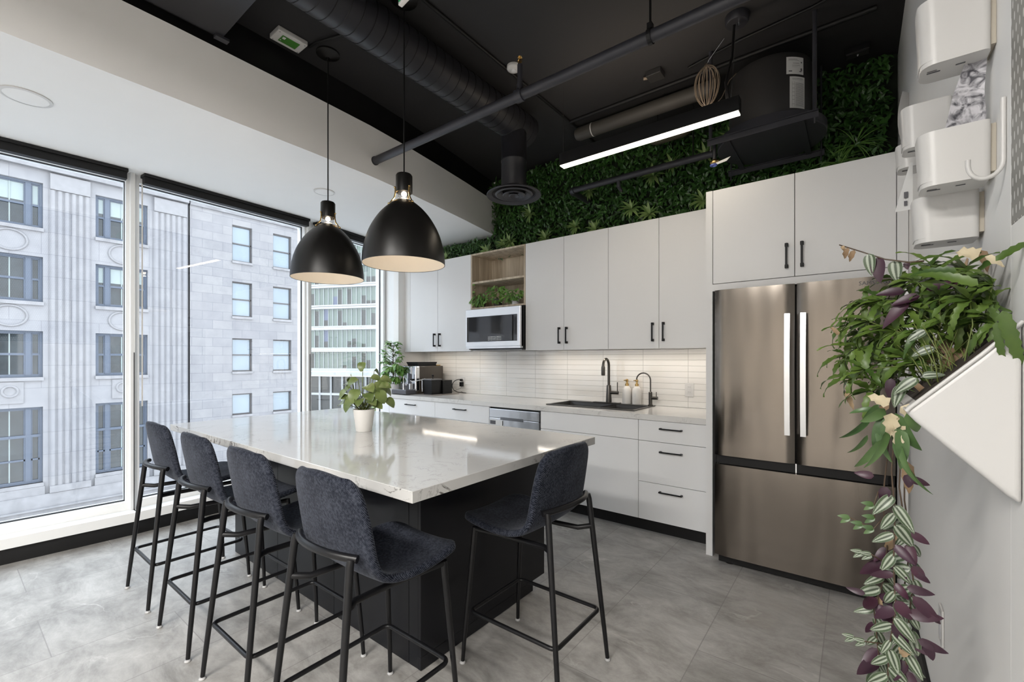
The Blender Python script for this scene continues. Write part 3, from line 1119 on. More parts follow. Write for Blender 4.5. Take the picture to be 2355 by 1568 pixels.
# soap bottles
for k, (x, lab) in enumerate(((-1.715, 'white soap bottle with brass pump, nearer the tall faucet'), (-1.618, 'white soap bottle with brass pump, nearer the gooseneck tap'))):
    y = 4.005
    t = thing('soap_bottle', lab, 'soap bottle', (x, y, CT), 'soap bottles behind the sink')
    MB().lathe([(0.001, CT + 0.0005), (0.040, CT + 0.0005), (0.043, CT + 0.006), (0.0435, CT + 0.125), (0.038, CT + 0.150), (0.022, CT + 0.170), (0.016, CT + 0.175)], (x, y), 32).build('bottle', M['ceramicwhite'], t, 'auto')
    if k == 1:
        MB().box(x - 0.008, x + 0.008, y - 0.0445, y - 0.0425, CT + 0.075, CT + 0.11).build('label', M['paper'], t)
    MB().lathe([(0.017, CT + 0.174), (0.017, CT + 0.195), (0.009, CT + 0.198), (0.009, CT + 0.215)], (x, y), 20, True).build('collar', M['brass'], t, 'auto')
    MB().lathe([(0.012, CT + 0.215), (0.014, CT + 0.23), (0.006, CT + 0.24)], (x, y), 16, True).tube([(x, y, CT + 0.228), (x - 0.028, y - 0.01, CT + 0.226)], 0.005, 8).build('pump', M['brass'], t, 'auto')

# outlets
def outlet(x, z, lab, plane_y=YW - 0.012):
    t = thing('wall_outlet', lab, 'electrical outlet', (x, plane_y, z))
    MB().box(x - 0.037, x + 0.037, plane_y - 0.006, plane_y - 0.0005, z - 0.06, z + 0.06, 0.002).build('cover_plate', M['whiteplastic'], t)
    for dz in (-0.022, 0.022):
        s = MB().box(x - 0.017, x + 0.017, plane_y - 0.0085, plane_y - 0.006, z + dz - 0.014, z + dz + 0.014, 0.001).build('socket', M['whiteplastic'], t)
        MB().box(x - 0.008, x - 0.006, plane_y - 0.0092, plane_y - 0.0086, z + dz - 0.002, z + dz + 0.007).box(x + 0.005, x + 0.007, plane_y - 0.0092, plane_y - 0.0086, z + dz - 0.002, z + dz + 0.006).build('slot', M['ink'], s)
    return t


outlet(-1.155, 1.078, 'white double outlet on the backsplash right of the sink')
outlet(-3.905, 1.065, 'white double outlet behind the coffee machine with a black plug in it')
# plug and cord
t = thing('power_cord', 'black plug and looping cord at the outlet beside the coffee machine', 'power cord', (-3.905, YW - 0.03, 1.09))
yo = YW - 0.0215
MB().box(-3.925, -3.895, yo - 0.03, yo, 1.072, 1.098, 0.004).build('plug', M['blackplastic'], t)
MB().box(-3.925, -3.882, yo - 0.035, yo, 1.005, 1.060, 0.004).build('adapter', M['blackplastic'], t)
pts = []
for k in range(19):
    a = PI * 0.5 + PI * 1.12 * k / 18
    pts.append((-3.93 + 0.105 * math.cos(a) - 0.0, yo - 0.02 - 0.03 * math.sin(k / 18 * PI), 1.012 + 0.080 * math.sin(a)))
pts += [(-3.87, yo - 0.04, 0.930), (-3.81, yo - 0.03, 0.927)]
pts = [(-3.925, yo - 0.015, 1.085)] + pts
MB().tube(pts, 0.0045, 8).build('cable', M['blackplastic'], t, 'auto')
MB().tube([(-3.90, yo - 0.02, 1.005), (-3.91, yo - 0.03, 0.98), (-3.99, yo - 0.05, 0.95), (-4.05, yo - 0.08, 0.93), (-4.12, yo - 0.10, 0.928)], 0.0022, 6).build('thin_cable', M['blackplastic'], t, 'auto')

# coffee machine
t = thing('coffee_machine', 'chrome and dark brown bean-to-cup coffee machine on the worktop', 'coffee machine', (-4.34, 3.72, CT + 0.004))
zc = CT + 0.006
X0, X1 = -4.475, -4.195
MB().box(X0, X1, 3.555, 3.985, zc, zc + 0.335, 0.008).build('body', M['brownpanel'], t)
MB().box(X0 - 0.002, X0 + 0.055, 3.53, 3.60, zc + 0.03, zc + 0.338, 0.01, 3).build('left_pillar', M['chrome'], t)
MB().box(X1 - 0.085, X1 + 0.002, 3.535, 3.60, zc + 0.03, zc + 0.338, 0.014, 3).build('right_pillar', M['chrome'], t)
MB().box(X0 + 0.05, X1 - 0.08, 3.525, 3.60, zc + 0.24, zc + 0.33, 0.006).build('control_panel', M['chrome'], t)
sp_ = MB().box(X0 + 0.085, X1 - 0.115, 3.505, 3.56, zc + 0.115, zc + 0.25, 0.006).build('coffee_spout', M['chrome'], t)
MB().tube([(X0 + 0.105, 3.52, zc + 0.12), (X0 + 0.105, 3.52, zc + 0.098)], 0.007, 10).tube([(X0 + 0.13, 3.52, zc + 0.12), (X0 + 0.13, 3.52, zc + 0.098)], 0.007, 10).build('nozzle', M['chrome'], sp_, 'auto')
MB().box(X0 + 0.055, X1 - 0.085, 3.553, 3.56, zc + 0.05, zc + 0.24).build('recess_panel', plain('machine_recess_grey', (0.20, 0.20, 0.22), 0.3, metal=0.7), t)
MB().box(X0 - 0.012, X1 - 0.02, 3.40, 3.56, zc + 0.001, zc + 0.052, 0.008, 3).build('drip_tray', plain('tray_dark_grey', (0.10, 0.10, 0.11), 0.35), t)
MB().box(X0, X1 - 0.03, 3.41, 3.55, zc + 0.052, zc + 0.056).build('tray_grate', M['chrome'], t)
vl = MB().tube([(X1 - 0.055, 3.53, zc + 0.17), (X1 - 0.055, 3.50, zc + 0.17)], 0.013, 14).build('milk_valve', M['blackplastic'], t, 'auto')
MB().tube([(X1 - 0.055, 3.512, zc + 0.17), (X1 - 0.055, 3.512, zc + 0.235)], 0.004, 8).build('valve_lever', M['blackplastic'], vl, 'auto')
MB().lathe([(0.001, zc + 0.057), (0.024, zc + 0.057), (0.026, zc + 0.125), (0.001, zc + 0.126)], (X1 - 0.055, 3.505), 20).build('frother', M['chrome'], t, 'auto')
hp = MB()
hp.loft([[(X0 + 0.06, 3.60, zc + 0.337), (X1 - 0.03, 3.60, zc + 0.337), (X1 - 0.03, 3.88, zc + 0.337), (X0 + 0.06, 3.88, zc + 0.337)],
         [(X0 + 0.04, 3.585, zc + 0.385), (X1 - 0.02, 3.585, zc + 0.385), (X1 - 0.02, 3.90, zc + 0.385), (X0 + 0.04, 3.90, zc + 0.385)]])
hp.build('bean_hopper', M['blackplastic'], t)
MB().box(X1 - 0.10, X1 - 0.02, 3.89, 3.96, zc + 0.336, zc + 0.350, 0.004).build('top_button', M['brass'], t)
# mat below
tag(MB().box(-4.455, -3.845, 3.50, 3.92, CT + 0.0005, CT + 0.0052, 0.001, 1).build('counter_mat', plain('grey_brown_mat', (0.20, 0.18, 0.165), 0.6)), 'thin grey mat under the coffee machine', 'mat')
# milk cooler
t = thing('milk_cooler', 'small black milk cooler with ribbed rear beside the coffee machine', 'milk cooler', (-4.02, 3.70, CT + 0.005))
zc = CT + 0.0055
cl = MB()
cl.loft([[(-4.115, 3.59, zc), (-3.975, 3.59, zc), (-3.975, 3.73, zc), (-4.115, 3.73, zc)],
         [(-4.135, 3.58, zc + 0.17), (-3.965, 3.58, zc + 0.17), (-3.965, 3.74, zc + 0.17), (-4.135, 3.74, zc + 0.17)]])
cl.build('body', M['blackplastic'], t)
MB().box(-4.138, -3.962, 3.577, 3.743, zc + 0.1705, zc + 0.184, 0.003).build('lid', plain('grey_lid', (0.16, 0.16, 0.165), 0.35), t)
MB().tube([(-4.03, 3.66, zc + 0.184), (-4.03, 3.66, zc + 0.215)], 0.006, 10).ball((-4.03, 3.66, zc + 0.222), 0.014, 2).build('knob', M['blackplastic'], t, True)
rb = MB().box(-4.10, -3.945, 3.745, 3.90, zc, zc + 0.165, 0.004)
for k in range(9):
    rb.box(-3.9455, -3.942, 3.76, 3.885, zc + 0.03 + k * 0.013, zc + 0.036 + k * 0.013)
rb.build('ribbed_rear', M['blackplastic'], t)
MB().box(-4.128, -4.112, 3.565, 3.582, zc + 0.03, zc + 0.165, 0.004).build('latch', M['chrome'], t)
MB().tube([(-4.245, 3.495, zc + 0.162), (-4.21, 3.49, zc + 0.150), (-4.17, 3.51, zc + 0.158), (-4.12, 3.555, zc + 0.172), (-4.10, 3.60, zc + 0.186)], 0.0045, 8).build('milk_hose', M['whiteplastic'], t, 'auto')


# ================================================================== wall cabinets
UY = 3.70
UZ0, UZ1 = 1.438, 2.530


def wall_cab(x0, x1, xm, label, hx, xa=None):
    t = thing('wall_cabinet', label, 'kitchen cabinet', ((x0 + x1) / 2, UY, UZ0), 'white wall cabinets above the worktop')
    MB().box(x0 + 0.001, x1 - 0.001, UY + 0.021, YW - 0.001, UZ0 + 0.002, UZ1).build('carcass', M['cab'], t)
    for (a, b, h) in ((x0, xm, hx[0]), (xm, x1, hx[1])):
        d_ = MB().box(a + 0.0018, b - 0.0018, UY, UY + 0.02, UZ0, UZ1, 0.0008, 1).build('door', M['cab'], t)
        if h is not None:
            vhandle(MB(), h, 1.497, 1.655, UY).build('handle', M['handle'], d_)
    # dark shadow gap between doors
    MB().box(xm - 0.0015, xm + 0.0015, UY + 0.012, UY + 0.0208, UZ0 + 0.003, UZ1 - 0.001).build('door_gap', M['cabgap'], t)
    return t


wall_cab(-4.500, -3.445, -3.99, 'white two-door wall cabinet above the coffee machine', (-4.035, -3.945))
wall_cab(-2.682, -1.762, -2.226, 'white two-door wall cabinet right of the open wooden shelves', (-2.272, -2.190))
wall_cab(-1.762, -0.845, -1.303, 'white two-door wall cabinet beside the tall fridge housing', (-1.353, -1.262))
tag(MB().box(-4.632, -4.502, UY, YW - 0.001, UZ0, UZ1).build('wall_cabinet_filler', M['cab']), 'white filler panel left of the wall cabinets by the window', 'cabinet panel')

# open shelf unit
x0, x1 = -3.443, -2.684
t = thing('open_shelf_unit', 'open light oak shelf unit above the microwave', 'shelf unit', ((x0 + x1) / 2, UY, 1.905))
th = 0.018
zb0 = 1.905
MB().box(x0, x0 + th, UY, YW - 0.002, zb0, UZ1).build('side_panel', M['wood'], t)
MB().box(x1 - th, x1, UY, YW - 0.002, zb0, UZ1).build('side_panel', M['wood'], t)
MB().box(x0 + th, x1 - th, UY, YW - 0.002, UZ1 - th, UZ1).build('top_panel', M['wood'], t)
MB().box(x0 + th, x1 - th, UY, YW - 0.002, zb0, zb0 + th).build('bottom_panel', M['wood'], t)
MB().box(x0 + th, x1 - th, UY + 0.004, YW - 0.02, 2.192, 2.192 + 0.022).build('shelf', M['wood'], t)
MB().box(x0 + th, x1 - th, YW - 0.016, YW - 0.003, zb0 + th, UZ1 - th).build('back_panel', M['wood'], t)

# microwave
t = thing('microwave_oven', 'stainless over-the-counter microwave with dark mirror-like door glass', 'microwave', ((x0 + x1) / 2, 3.66, 1.45))
MB().box(x0 + 0.004, x1 - 0.003, 3.665, YW - 0.001, 1.452, 1.900).build('body', M['black'], t)
d_ = MB().box(x0 - 0.004, x1 - 0.004, 3.615, 3.645, 1.482, 1.893, 0.006).build('door_frame', M['steelbright'], t)
MB().box(x0 + 0.02, x1 - 0.042, 3.612, 3.6148, 1.535, 1.808).build('door_glass', M['darkscreen'], d_)
MB().box(x1 - 0.10, x1 - 0.092, 3.604, 3.6118, 1.54, 1.80, 0.002).build('door_handle_strip', M['handle'], d_)
bt = MB()
for r_ in range(3):
    for c_ in range(9):
        bt.box(x0 + 0.33 + c_ * 0.021, x0 + 0.342 + c_ * 0.021, 3.6112, 3.6119, 1.548 + r_ * 0.016, 1.555 + r_ * 0.016)
bt.build('button_print', M['paper'], d_)
MB().prism([(x0, 3.622), (x1 - 0.006, 3.622), (x1 - 0.006, 3.664), (x0, 3.664)], 1.462, 1.4815).build('lower_lip', M['steelbright'], t)
MB().box(x0 + 0.05, x1 - 0.02, 3.67, 3.95, 1.440, 1.4515).build('vent_grille', plain('grey_filter', (0.22, 0.22, 0.22), 0.4, metal=0.6), t)

# ================================================================== fridge housing and fridge
t = thing('fridge_housing', 'tall white fridge surround with two cupboard doors above the fridge', 'kitchen cabinet', (-0.3, 3.25, 0))
YH = 3.25
MB().box(-0.817, -0.775, YH, YW - 0.001, 0.0, 2.500).build('side_panel', M['cab'], t)
MB().box(0.182, 0.229, YH, YW - 0.001, 0.0, 2.500).build('side_panel', M['cab'], t)
MB().box(-0.775, 0.182, YH + 0.022, YW - 0.001, 1.862, 2.499).build('carcass', M['cab'], t)
MB().box(-0.775, 0.182, YH, YH + 0.0215, 1.812, 1.858).build('rail', M['cab'], t)
for (a, b, hx) in ((-0.773, -0.298, -0.340), (-0.298, 0.180, -0.259)):
    d_ = MB().box(a + 0.002, b - 0.002, YH, YH + 0.02, 1.862, 2.499, 0.0008, 1).build('door', M['cab'], t)
    vhandle(MB(), hx, 1.915, 2.068, YH).build('handle', M['handle'], d_)
MB().box(-0.3, -0.296, YH + 0.014, YH + 0.0218, 1.864, 2.497).build('door_gap', M['cabgap'], t)

t = thing('refrigerator', 'wide stainless french-door fridge with bottom freezer drawer', 'refrigerator', (-0.283, 3.13, 0.0))
YF = 3.13
MB().box(-0.735, 0.170, YF + 0.07, YW - 0.05, 0.05, 1.79).build('body', M['black'], t)


def fdoor(x0, x1, z0, z1, nm):
    m = MB()
    prof = []
    n = 14
    for i in range(n + 1):
        s = i / n
        x = x0 + (x1 - x0) * s
        e = min(s, 1 - s) * (x1 - x0)
        yy = YF + (0.012 if e < 0.002 else 0.012 * max(0, 1 - e / 0.03) ** 2) - 0.004 * math.sin(PI * s)
        prof.append((x, yy))
    prof += [(x1, YF + 0.068), (x0, YF + 0.068)]
    m.prism(prof, z0, z1)
    return m.build(nm, M['steel'], t, 'auto')


d1 = fdoor(-0.735, -0.2875, 0.722, 1.800, 'door')
d2 = fdoor(-0.2775, 0.170, 0.722, 1.800, 'door')
d3 = fdoor(-0.735, 0.170, 0.068, 0.662, 'freezer_drawer')
for (d_, x) in ((d1, -0.322), (d2, -0.242)):
    hd = MB()
    pts = []
    for k in range(13):
        s = k / 12
        pts.append((x, YF - 0.030 - 0.018 * math.sin(PI * s), 0.895 + 0.725 * s))
    rings = []
    for p in pts:
        rings.append([(p[0] - 0.014, p[1] + 0.008, p[2]), (p[0] + 0.014, p[1] + 0.008, p[2]), (p[0] + 0.014, p[1] - 0.010, p[2]), (p[0] - 0.014, p[1] - 0.010, p[2])])
    hd.loft(rings)
    hd.box(x - 0.010, x + 0.010, YF - 0.03, YF - 0.001, 0.905, 0.93)
    hd.box(x - 0.010, x + 0.010, YF - 0.03, YF - 0.001, 1.585, 1.61)
    hd.build('door_handle', M['steelbright'], d_, 'auto')
tx = MB()
tx.text('SAMSUNG', 0.030, Matrix.Translation((0.083, YF - 0.0035, 1.766)) @ Matrix.Rotation(PI / 2, 4, 'X'), 0.0008)
tx.build('lettering', M['ink'], d2)
MB().box(-0.71, 0.14, YF + 0.025, YF + 0.069, 0.664, 0.72).build('dark_gap', M['black'], t)
MB().box(-0.285, -0.279, YF + 0.02, YF + 0.06, 0.664, 0.72).build('hinge', M['chrome'], t)
MB().box(-0.72, 0.16, YF + 0.05, YF + 0.069, 0.012, 0.062).build('kick_grille', M['black'], t)
for x in (-0.66, 0.10):
    MB().lathe([(0.028, 0.0005), (0.03, 0.012), (0.02, 0.03), (0.02, 0.049)], (x, YF + 0.09), 20, True).build('foot', M['blackplastic'], t, 'auto')

# ================================================================== island
t = thing('kitchen_island', 'large black-panelled island with a thick veined white quartz top', 'kitchen island', (-2.35, 1.6, 0))
MB().box(-3.572, -1.136, 0.943, 2.220, 0.880, 0.920, 0.0015, 1).build('countertop', M['island'], t)
MB().box(-3.43, -1.502, 1.297, 2.175, 0.06, 0.8795).build('base', M['islandbase'], t)
MB().box(-3.41, -1.56, 1.31, 2.12, 0.0, 0.0595).build('plinth', M['black'], t)
for (a, b_) in ((-3.43, -2.80), (-2.797, -2.17), (-2.167, -1.565), (-1.562, -1.502)):
    MB().box(a, b_, 1.278, 1.2965, 0.004, 0.8795, 0.001, 1).build('front_panel', M['islandbase'], t)
MB().box(-1.5015, -1.484, 1.278, 2.24, 0.06, 0.8795, 0.001, 1).build('end_panel', M['islandbase'], t)
MB().box(-1.5015, -1.484, 1.278, 2.12, 0.004, 0.0595).build('end_panel_foot', M['islandbase'], t)


# ================================================================== bar stools
def make_stool():
    t = thing('bar_stool', '', 'bar stool', (0, 0, 0), 'navy bar stools around the island')
    # shell: profile (y,z) from the top of the back to the seat front
    prof = [(-0.186, 0.974), (-0.184, 0.962), (-0.178, 0.938), (-0.158, 0.86), (-0.142, 0.79), (-0.128, 0.73), (-0.112, 0.69), (-0.085, 0.655),
            (-0.045, 0.632), (0.01, 0.621), (0.07, 0.620), (0.13, 0.626), (0.19, 0.634), (0.235, 0.638), (0.268, 0.634), (0.284, 0.622)]
    halfw = [0.142, 0.172, 0.195, 0.207, 0.210, 0.211, 0.210, 0.209, 0.209, 0.211, 0.213, 0.214, 0.212, 0.203, 0.178, 0.13]
    n = len(prof)
    T = [-1, -0.86, -0.68, -0.45, -0.15, 0.15, 0.45, 0.68, 0.86, 1]
    m = MB()
    V = []
    for i, ((y, z), wd) in enumerate(zip(prof, halfw)):
        s = i / (n - 1)
        row = []
        fwd = 0.034 * max(0, 1 - s / 0.55)   # back wraps forward at its sides
        upw = 0.012 * min(1, max(0, (s - 0.35) / 0.2))       # seat sides lift a little
        for tt in T:
            k = abs(tt) ** 2.4
            row.append(m.bm.verts.new((tt * wd, y + fwd * k, z + upw * k + (0.016 * (1 - tt * tt) * max(0, 1 - i / 3)))))
        V.append(row)
    for i in range(n - 1):
        for j in range(len(T) - 1):
            m.bm.faces.new((V[i][j], V[i][j + 1], V[i + 1][j + 1], V[i + 1][j]))
    sh = m.build('seat_shell', M['fabric'], t, True, solid=0.030, subsurf=2)
    # piping along the edge
    # frame
    ZB = 0.75
    bp = []
    for k in range(15):
        s = -1 + 2 * k / 14
        bp.append((0.176 * s, -0.206 + 0.050 * abs(s) ** 2.2, ZB - 0.010 * abs(s) ** 2))
    MB().tube(bp, 0.0125, 14).build('back_rail', M['stool'], t, 'auto')
    for sx in (-1, 1):
        lg = MB().tube([(sx * 0.206, -0.250, 0.012), (sx * 0.200, -0.240, 0.12), (sx * 0.168, -0.178, 0.72), (sx * 0.166, -0.173, 0.742)], [0.0088, 0.010, 0.0128, 0.0115], 14).build('leg', M['stool'], t, 'auto')
        MB().lathe([(0.012, 0.0005), (0.0135, 0.004), (0.010, 0.011)], (sx * 0.2065, -0.251), 14, True).build('foot_glide', M['glide'], lg, 'auto')
        lg = MB().tube([(sx * 0.203, 0.250, 0.012), (sx * 0.198, 0.244, 0.12), (sx * 0.172, 0.205, 0.606)], [0.0085, 0.0095, 0.0125], 14).build('leg', M['stool'], t, 'auto')
        MB().lathe([(0.012, 0.0005), (0.0135, 0.004), (0.010, 0.011)], (sx * 0.2035, 0.251), 14, True).build('foot_glide', M['glide'], lg, 'auto')
        # side rail under the seat
        MB().tube([(sx * 0.175, -0.191, 0.60), (sx * 0.135, -0.14, 0.592), (sx * 0.13, 0.0, 0.588), (sx * 0.172, 0.200, 0.598)], 0.0115, 12).build('seat_rail', M['stool'], t, 'auto')
    # foot ring
    zr = 0.232
    xr, yr, yf = 0.183, -0.222, 0.222
    rr = 0.028
    pts = []
    for (cx_, cy_, a0) in ((xr - rr, yf - rr, 0), (-xr + rr, yf - rr, PI / 2), (-xr + rr, yr + rr, PI), (xr - rr, yr + rr, 1.5 * PI)):
        for k in range(6):
            a = a0 + PI / 2 * k / 5
            pts.append((cx_ + rr * math.cos(a), cy_ + rr * math.sin(a), zr))
    MB().tube(pts, 0.0088, 12, closed=True).build('foot_ring', M['stool'], t, 'auto')
    return t


st0 = make_stool()
spots = [(-3.187, 0.94, 0, 'navy upholstered bar stool furthest left, nearest the windows'),
         (-2.563, 0.937, 0, 'navy upholstered bar stool, second in the row from the windows'),
         (-1.972, 0.937, 0, 'navy upholstered bar stool, third in the row from the windows'),
         (-1.375, 0.940, 0, 'navy upholstered bar stool in the foreground, at the near corner of the island'),
         (-1.130, 1.633, PI / 2, 'navy upholstered bar stool alone at the right end of the island')]
stools = []
for i, (x, y, rz, lab) in enumerate(spots):
    s_ = st0 if i == 0 else copy_tree(st0)
    stools.append((s_, x, y, rz, lab))
for s_, x, y, rz, lab in stools:
    s_.location = (x, y, 0)
    s_.rotation_euler = (0, 0, rz)
    s_['label'] = lab


# ================================================================== pendants
def pendant(x, y, lab, rot=0.0):
    t = thing('pendant_lamp', lab, 'pendant lamp', (x, y, CZ), 'black dome pendants over the island')
    MB().lathe([(0.075, CZ - 0.0005), (0.076, CZ - 0.012), (0.066, CZ - 0.017), (0.055, CZ - 0.020), (0.012, CZ - 0.036), (0.010, CZ - 0.055), (0.001, CZ - 0.056)], (x, y), 40).build('canopy', M['shade'], t, 'auto')
    MB().tube([(x, y, CZ - 0.05), (x, y, 2.43)], 0.0042, 8).build('cord', M['blackplastic'], t, 'auto')
    MB().lathe([(0.001, 2.437), (0.010, 2.436), (0.042, 2.424), (0.0475, 2.415), (0.0475, 2.318), (0.042, 2.315), (0.042, 2.330), (0.001, 2.330)], (x, y), 40).build('socket_cup', M['shade'], t, 'auto')
    MB().lathe([(0.037, 2.329), (0.037, 2.292), (0.028, 2.280), (0.001, 2.279)], (x, y), 32).build('lens', M['clear'], t, 'auto')
    MB().ball((x, y, 2.310), 0.016, 2).build('bulb', M['bulb'], t, True)
    # dome, open at top and bottom
    zr, zt = 1.905, 2.250
    R0, R1 = 0.2365, 0.062
    ctl = [(0.2365, 1.900), (0.2350, 1.930), (0.2295, 1.975), (0.2215, 2.017), (0.2095, 2.059), (0.1920, 2.102), (0.1690, 2.144), (0.1400, 2.186), (0.1050, 2.224), (0.0780, 2.247), (0.0530, 2.266)]
    prof = []
    for k in range(len(ctl) - 1):
        p0, p1, p2, p3 = ctl[max(0, k - 1)], ctl[k], ctl[k + 1], ctl[min(len(ctl) - 1, k + 2)]
        for q in range(3):
            u_ = q / 3
            prof.append(tuple(0.5 * (2 * p1[c] + (p2[c] - p0[c]) * u_ + (2 * p0[c] - 5 * p1[c] + 4 * p2[c] - p3[c]) * u_ ** 2 + (3 * p1[c] - p0[c] - 3 * p2[c] + p3[c]) * u_ ** 3) for c in (0, 1)))
    prof.append(ctl[-1])
    zr, R0 = 1.900, 0.2365
    MB().lathe(prof, (x, y), 64).build('shade', M['shade'], t, True)
    MB().lathe([(r - 0.004, z + 0.0005) for r, z in prof], (x, y), 64).build('shade_lining', M['shadein'], t, True)
    MB().lathe([(R0 - 0.004, zr + 0.0005), (R0 - 0.002, zr - 0.0015), (R0, zr)], (x, y), 64).build('shade_rim', M['shade'], t, True)
    for k in range(3):
        a = rot + k * 2 * PI / 3
        c_, s_ = math.cos(a), math.sin(a)
        st = MB()
        st.tube([(x + c_ * r, y + s_ * r, z) for r, z in ((0.0495, 2.345), (0.0505, 2.31), (0.056, 2.285), (0.084, 2.246))], 0.0042, 8)
        so = st.build('brass_strap', M['brass'], t, 'auto')
        MB().ball((x + c_ * 0.053, y + s_ * 0.053, 2.345), 0.0065, 1).ball((x + c_ * 0.086, y + s_ * 0.086, 2.247), 0.0075, 1).build('strap_screw', M['brass'], so, True)
    l = bpy.data.lights.new('pendant_bulb_light', 'POINT')
    l.energy = 2.2
    l.color = (1.0, 0.80, 0.58)
    l.shadow_soft_size = 0.02
    lo = bpy.data.objects.new('pendant_bulb_light', l)
    COL.objects.link(lo)
    lo.location = (x, y, 2.262)
    return t


pendant(-2.868, 1.646, 'black dome pendant lamp hanging further away, on the left', 0.55)
pendant(-2.084, 1.669, 'black dome pendant lamp hanging nearer, on the right', -0.1)

# ================================================================== linear lamp
t = thing('linear_lamp', 'black linear pendant lamp with a glowing warm strip below the dark ceiling', 'linear lamp', (-1.17, 2.95, 2.83))
MB().box(-1.795, -0.548, 2.915, 2.985, 2.830, 2.920, 0.002, 1).build('housing', M['black'], t)
MB().box(-1.79, -0.553, 2.920, 2.980, 2.8245, 2.8298).build('diffuser', M['led'], t)
MB().tube([(-1.78, 2.95, 2.92), (-1.78, 2.95, CZ - 0.01)], 0.0016, 6).build('suspension_wire', M['chrome'], t)
MB().tube([(-0.60, 2.95, 2.92), (-0.575, 3.0, CZ - 0.03)], 0.0012, 6).build('suspension_wire', M['chrome'], t)
MB().tube([(-0.62, 2.955, 2.92), (-0.63, 2.96, 3.05), (-0.60, 2.985, 3.20), (-0.59, 3.00, CZ - 0.05)], 0.0075, 8).build('power_cable', M['blackplastic'], t, 'auto')
MB().lathe([(0.001, CZ - 0.05), (0.060, CZ - 0.048), (0.066, CZ - 0.04), (0.068, CZ - 0.001)], (-0.575, 3.0), 36).build('canopy', M['duct'], t, 'auto')
MB().tube([(-0.56, 2.98, CZ - 0.048), (-0.56, 2.98, CZ - 0.07)], 0.006, 8).build('cable_grip', M['chrome'], t, 'auto')

# ================================================================== ducts and pipes on the ceiling
t = thing('spiral_duct', 'dark round spiral duct along the ceiling with a drop and round diffuser', 'air duct', (-2.13, 1, 3.2))
RX, RZ, RR = -2.25, 3.302, 0.128
DY = 2.94
dm = MB()
dm.tube([(RX, -3.0, RZ), (RX, 3.09, RZ)], RR, 40)
dm.build('duct_body', M['duct'], t, 'auto')
rg = MB()
# spiral seam
pts = []
turns = 62
for k in range(turns * 24 + 1):
    a = 2 * PI * k / 24
    yy = -1.6 + 4.6 * k / (turns * 24)
    pts.append((RX + (RR + 0.001) * math.cos(a), yy, RZ + (RR + 0.001) * math.sin(a)))
rg.tube(pts, 0.0028, 5)
rg.build('spiral_seam', M['black'], t, 'auto')
MB().tube([(RX, 3.05, RZ), (RX, 3.11, RZ), (RX, 3.115, RZ)], [RR + 0.004, RR + 0.004, RR - 0.01], 40).build('end_cap', M['duct'], t, 'auto')
MB().lathe([(0.105, RZ), (0.105, 3.0), (0.108, 2.995), (0.108, 2.985), (0.105, 2.98), (0.105, 2.73)], (RX, DY), 40).build('drop_duct', M['duct'], t, 'auto')
for zz in (2.78, 2.735, 2.705):
    pass
df = MB()
df.lathe([(0.11, 2.77), (0.158, 2.745), (0.224, 2.718), (0.228, 2.710), (0.224, 2.704), (0.185, 2.718), (0.180, 2.73)], (RX, DY), 48)
df.build('diffuser_ring', M['pipe'], t, 'auto')
for (r0, r1, z) in ((0.158, 0.100, 2.715), (0.095, 0.048, 2.710), (0.044, 0.016, 2.706)):
    MB().lathe([(r0, z), (r0 * 0.9, z - 0.006), (r1, z + 0.022), (r1 - 0.004, z + 0.024)], (RX, DY), 40).build('diffuser_cone', M['pipe'], t, 'auto')
MB().lathe([(0.001, 2.76), (0.12, 2.76)], (RX, DY), 32).build('diffuser_throat', M['black'], t)
MB().tube([(RX, 1.2, RZ + RR), (RX, 1.2, CZ)], 0.005, 6).build('hanger_rod', M['black'], t)

# sprinkler main
t = thing('sprinkler_pipe', 'long grey sprinkler pipe crossing below the ceiling', 'pipe', (-1.2, 2.15, 2.94))
MB().tube([(-3.052, 2.15, 2.935), (0.229, 2.15, 2.935)], 0.030, 24).build('main_pipe', M['pipe'], t, 'auto')
MB().tube([(-3.050, 2.15, 2.935), (-3.040, 2.15, 2.935)], 0.034, 24).build('end_collar', M['pipe'], t, 'auto')
xr_ = -0.9425
MB().tube([(-1.60, 2.15, 2.935), (-1.60, 2.15, 3.12)], 0.016, 14).tube([(-1.60, 2.15, 2.97), (-1.60, 2.15, 3.0)], 0.022, 14).build('riser', M['pipe'], t, 'auto')
MB().tube([(-1.625, 2.15, 2.935), (-1.575, 2.15, 2.935)], 0.038, 20).build('tee_fitting', M['pipe'], t, 'auto')
sh = MB().tube([(-1.60, 2.15, 3.12), (-1.60, 2.15, 3.16)], [0.008, 0.005], 10)
sh.lathe([(0.001, 3.162), (0.014, 3.163), (0.015, 3.166)], (-1.60, 2.15), 14)
sh.tube([(-1.612, 2.15, 3.13), (-1.615, 2.15, 3.15), (-1.60, 2.15, 3.162)], 0.0025, 6).tube([(-1.588, 2.15, 3.13), (-1.585, 2.15, 3.15), (-1.60, 2.15, 3.162)], 0.0025, 6)
sh.build('sprinkler_head', M['brass'], t, 'auto')
MB().tube([(-0.80, 2.15, 2.965), (-0.80, 2.15, CZ)], 0.006, 8).build('hanger_rod', M['black'], t, 'auto')
MB().tube([(-0.81, 2.15, 2.935), (-0.79, 2.15, 2.935)], 0.036, 20).box(-0.812, -0.788, 2.135, 2.165, 2.97, 3.0).build('pipe_clamp', M['black'], t)

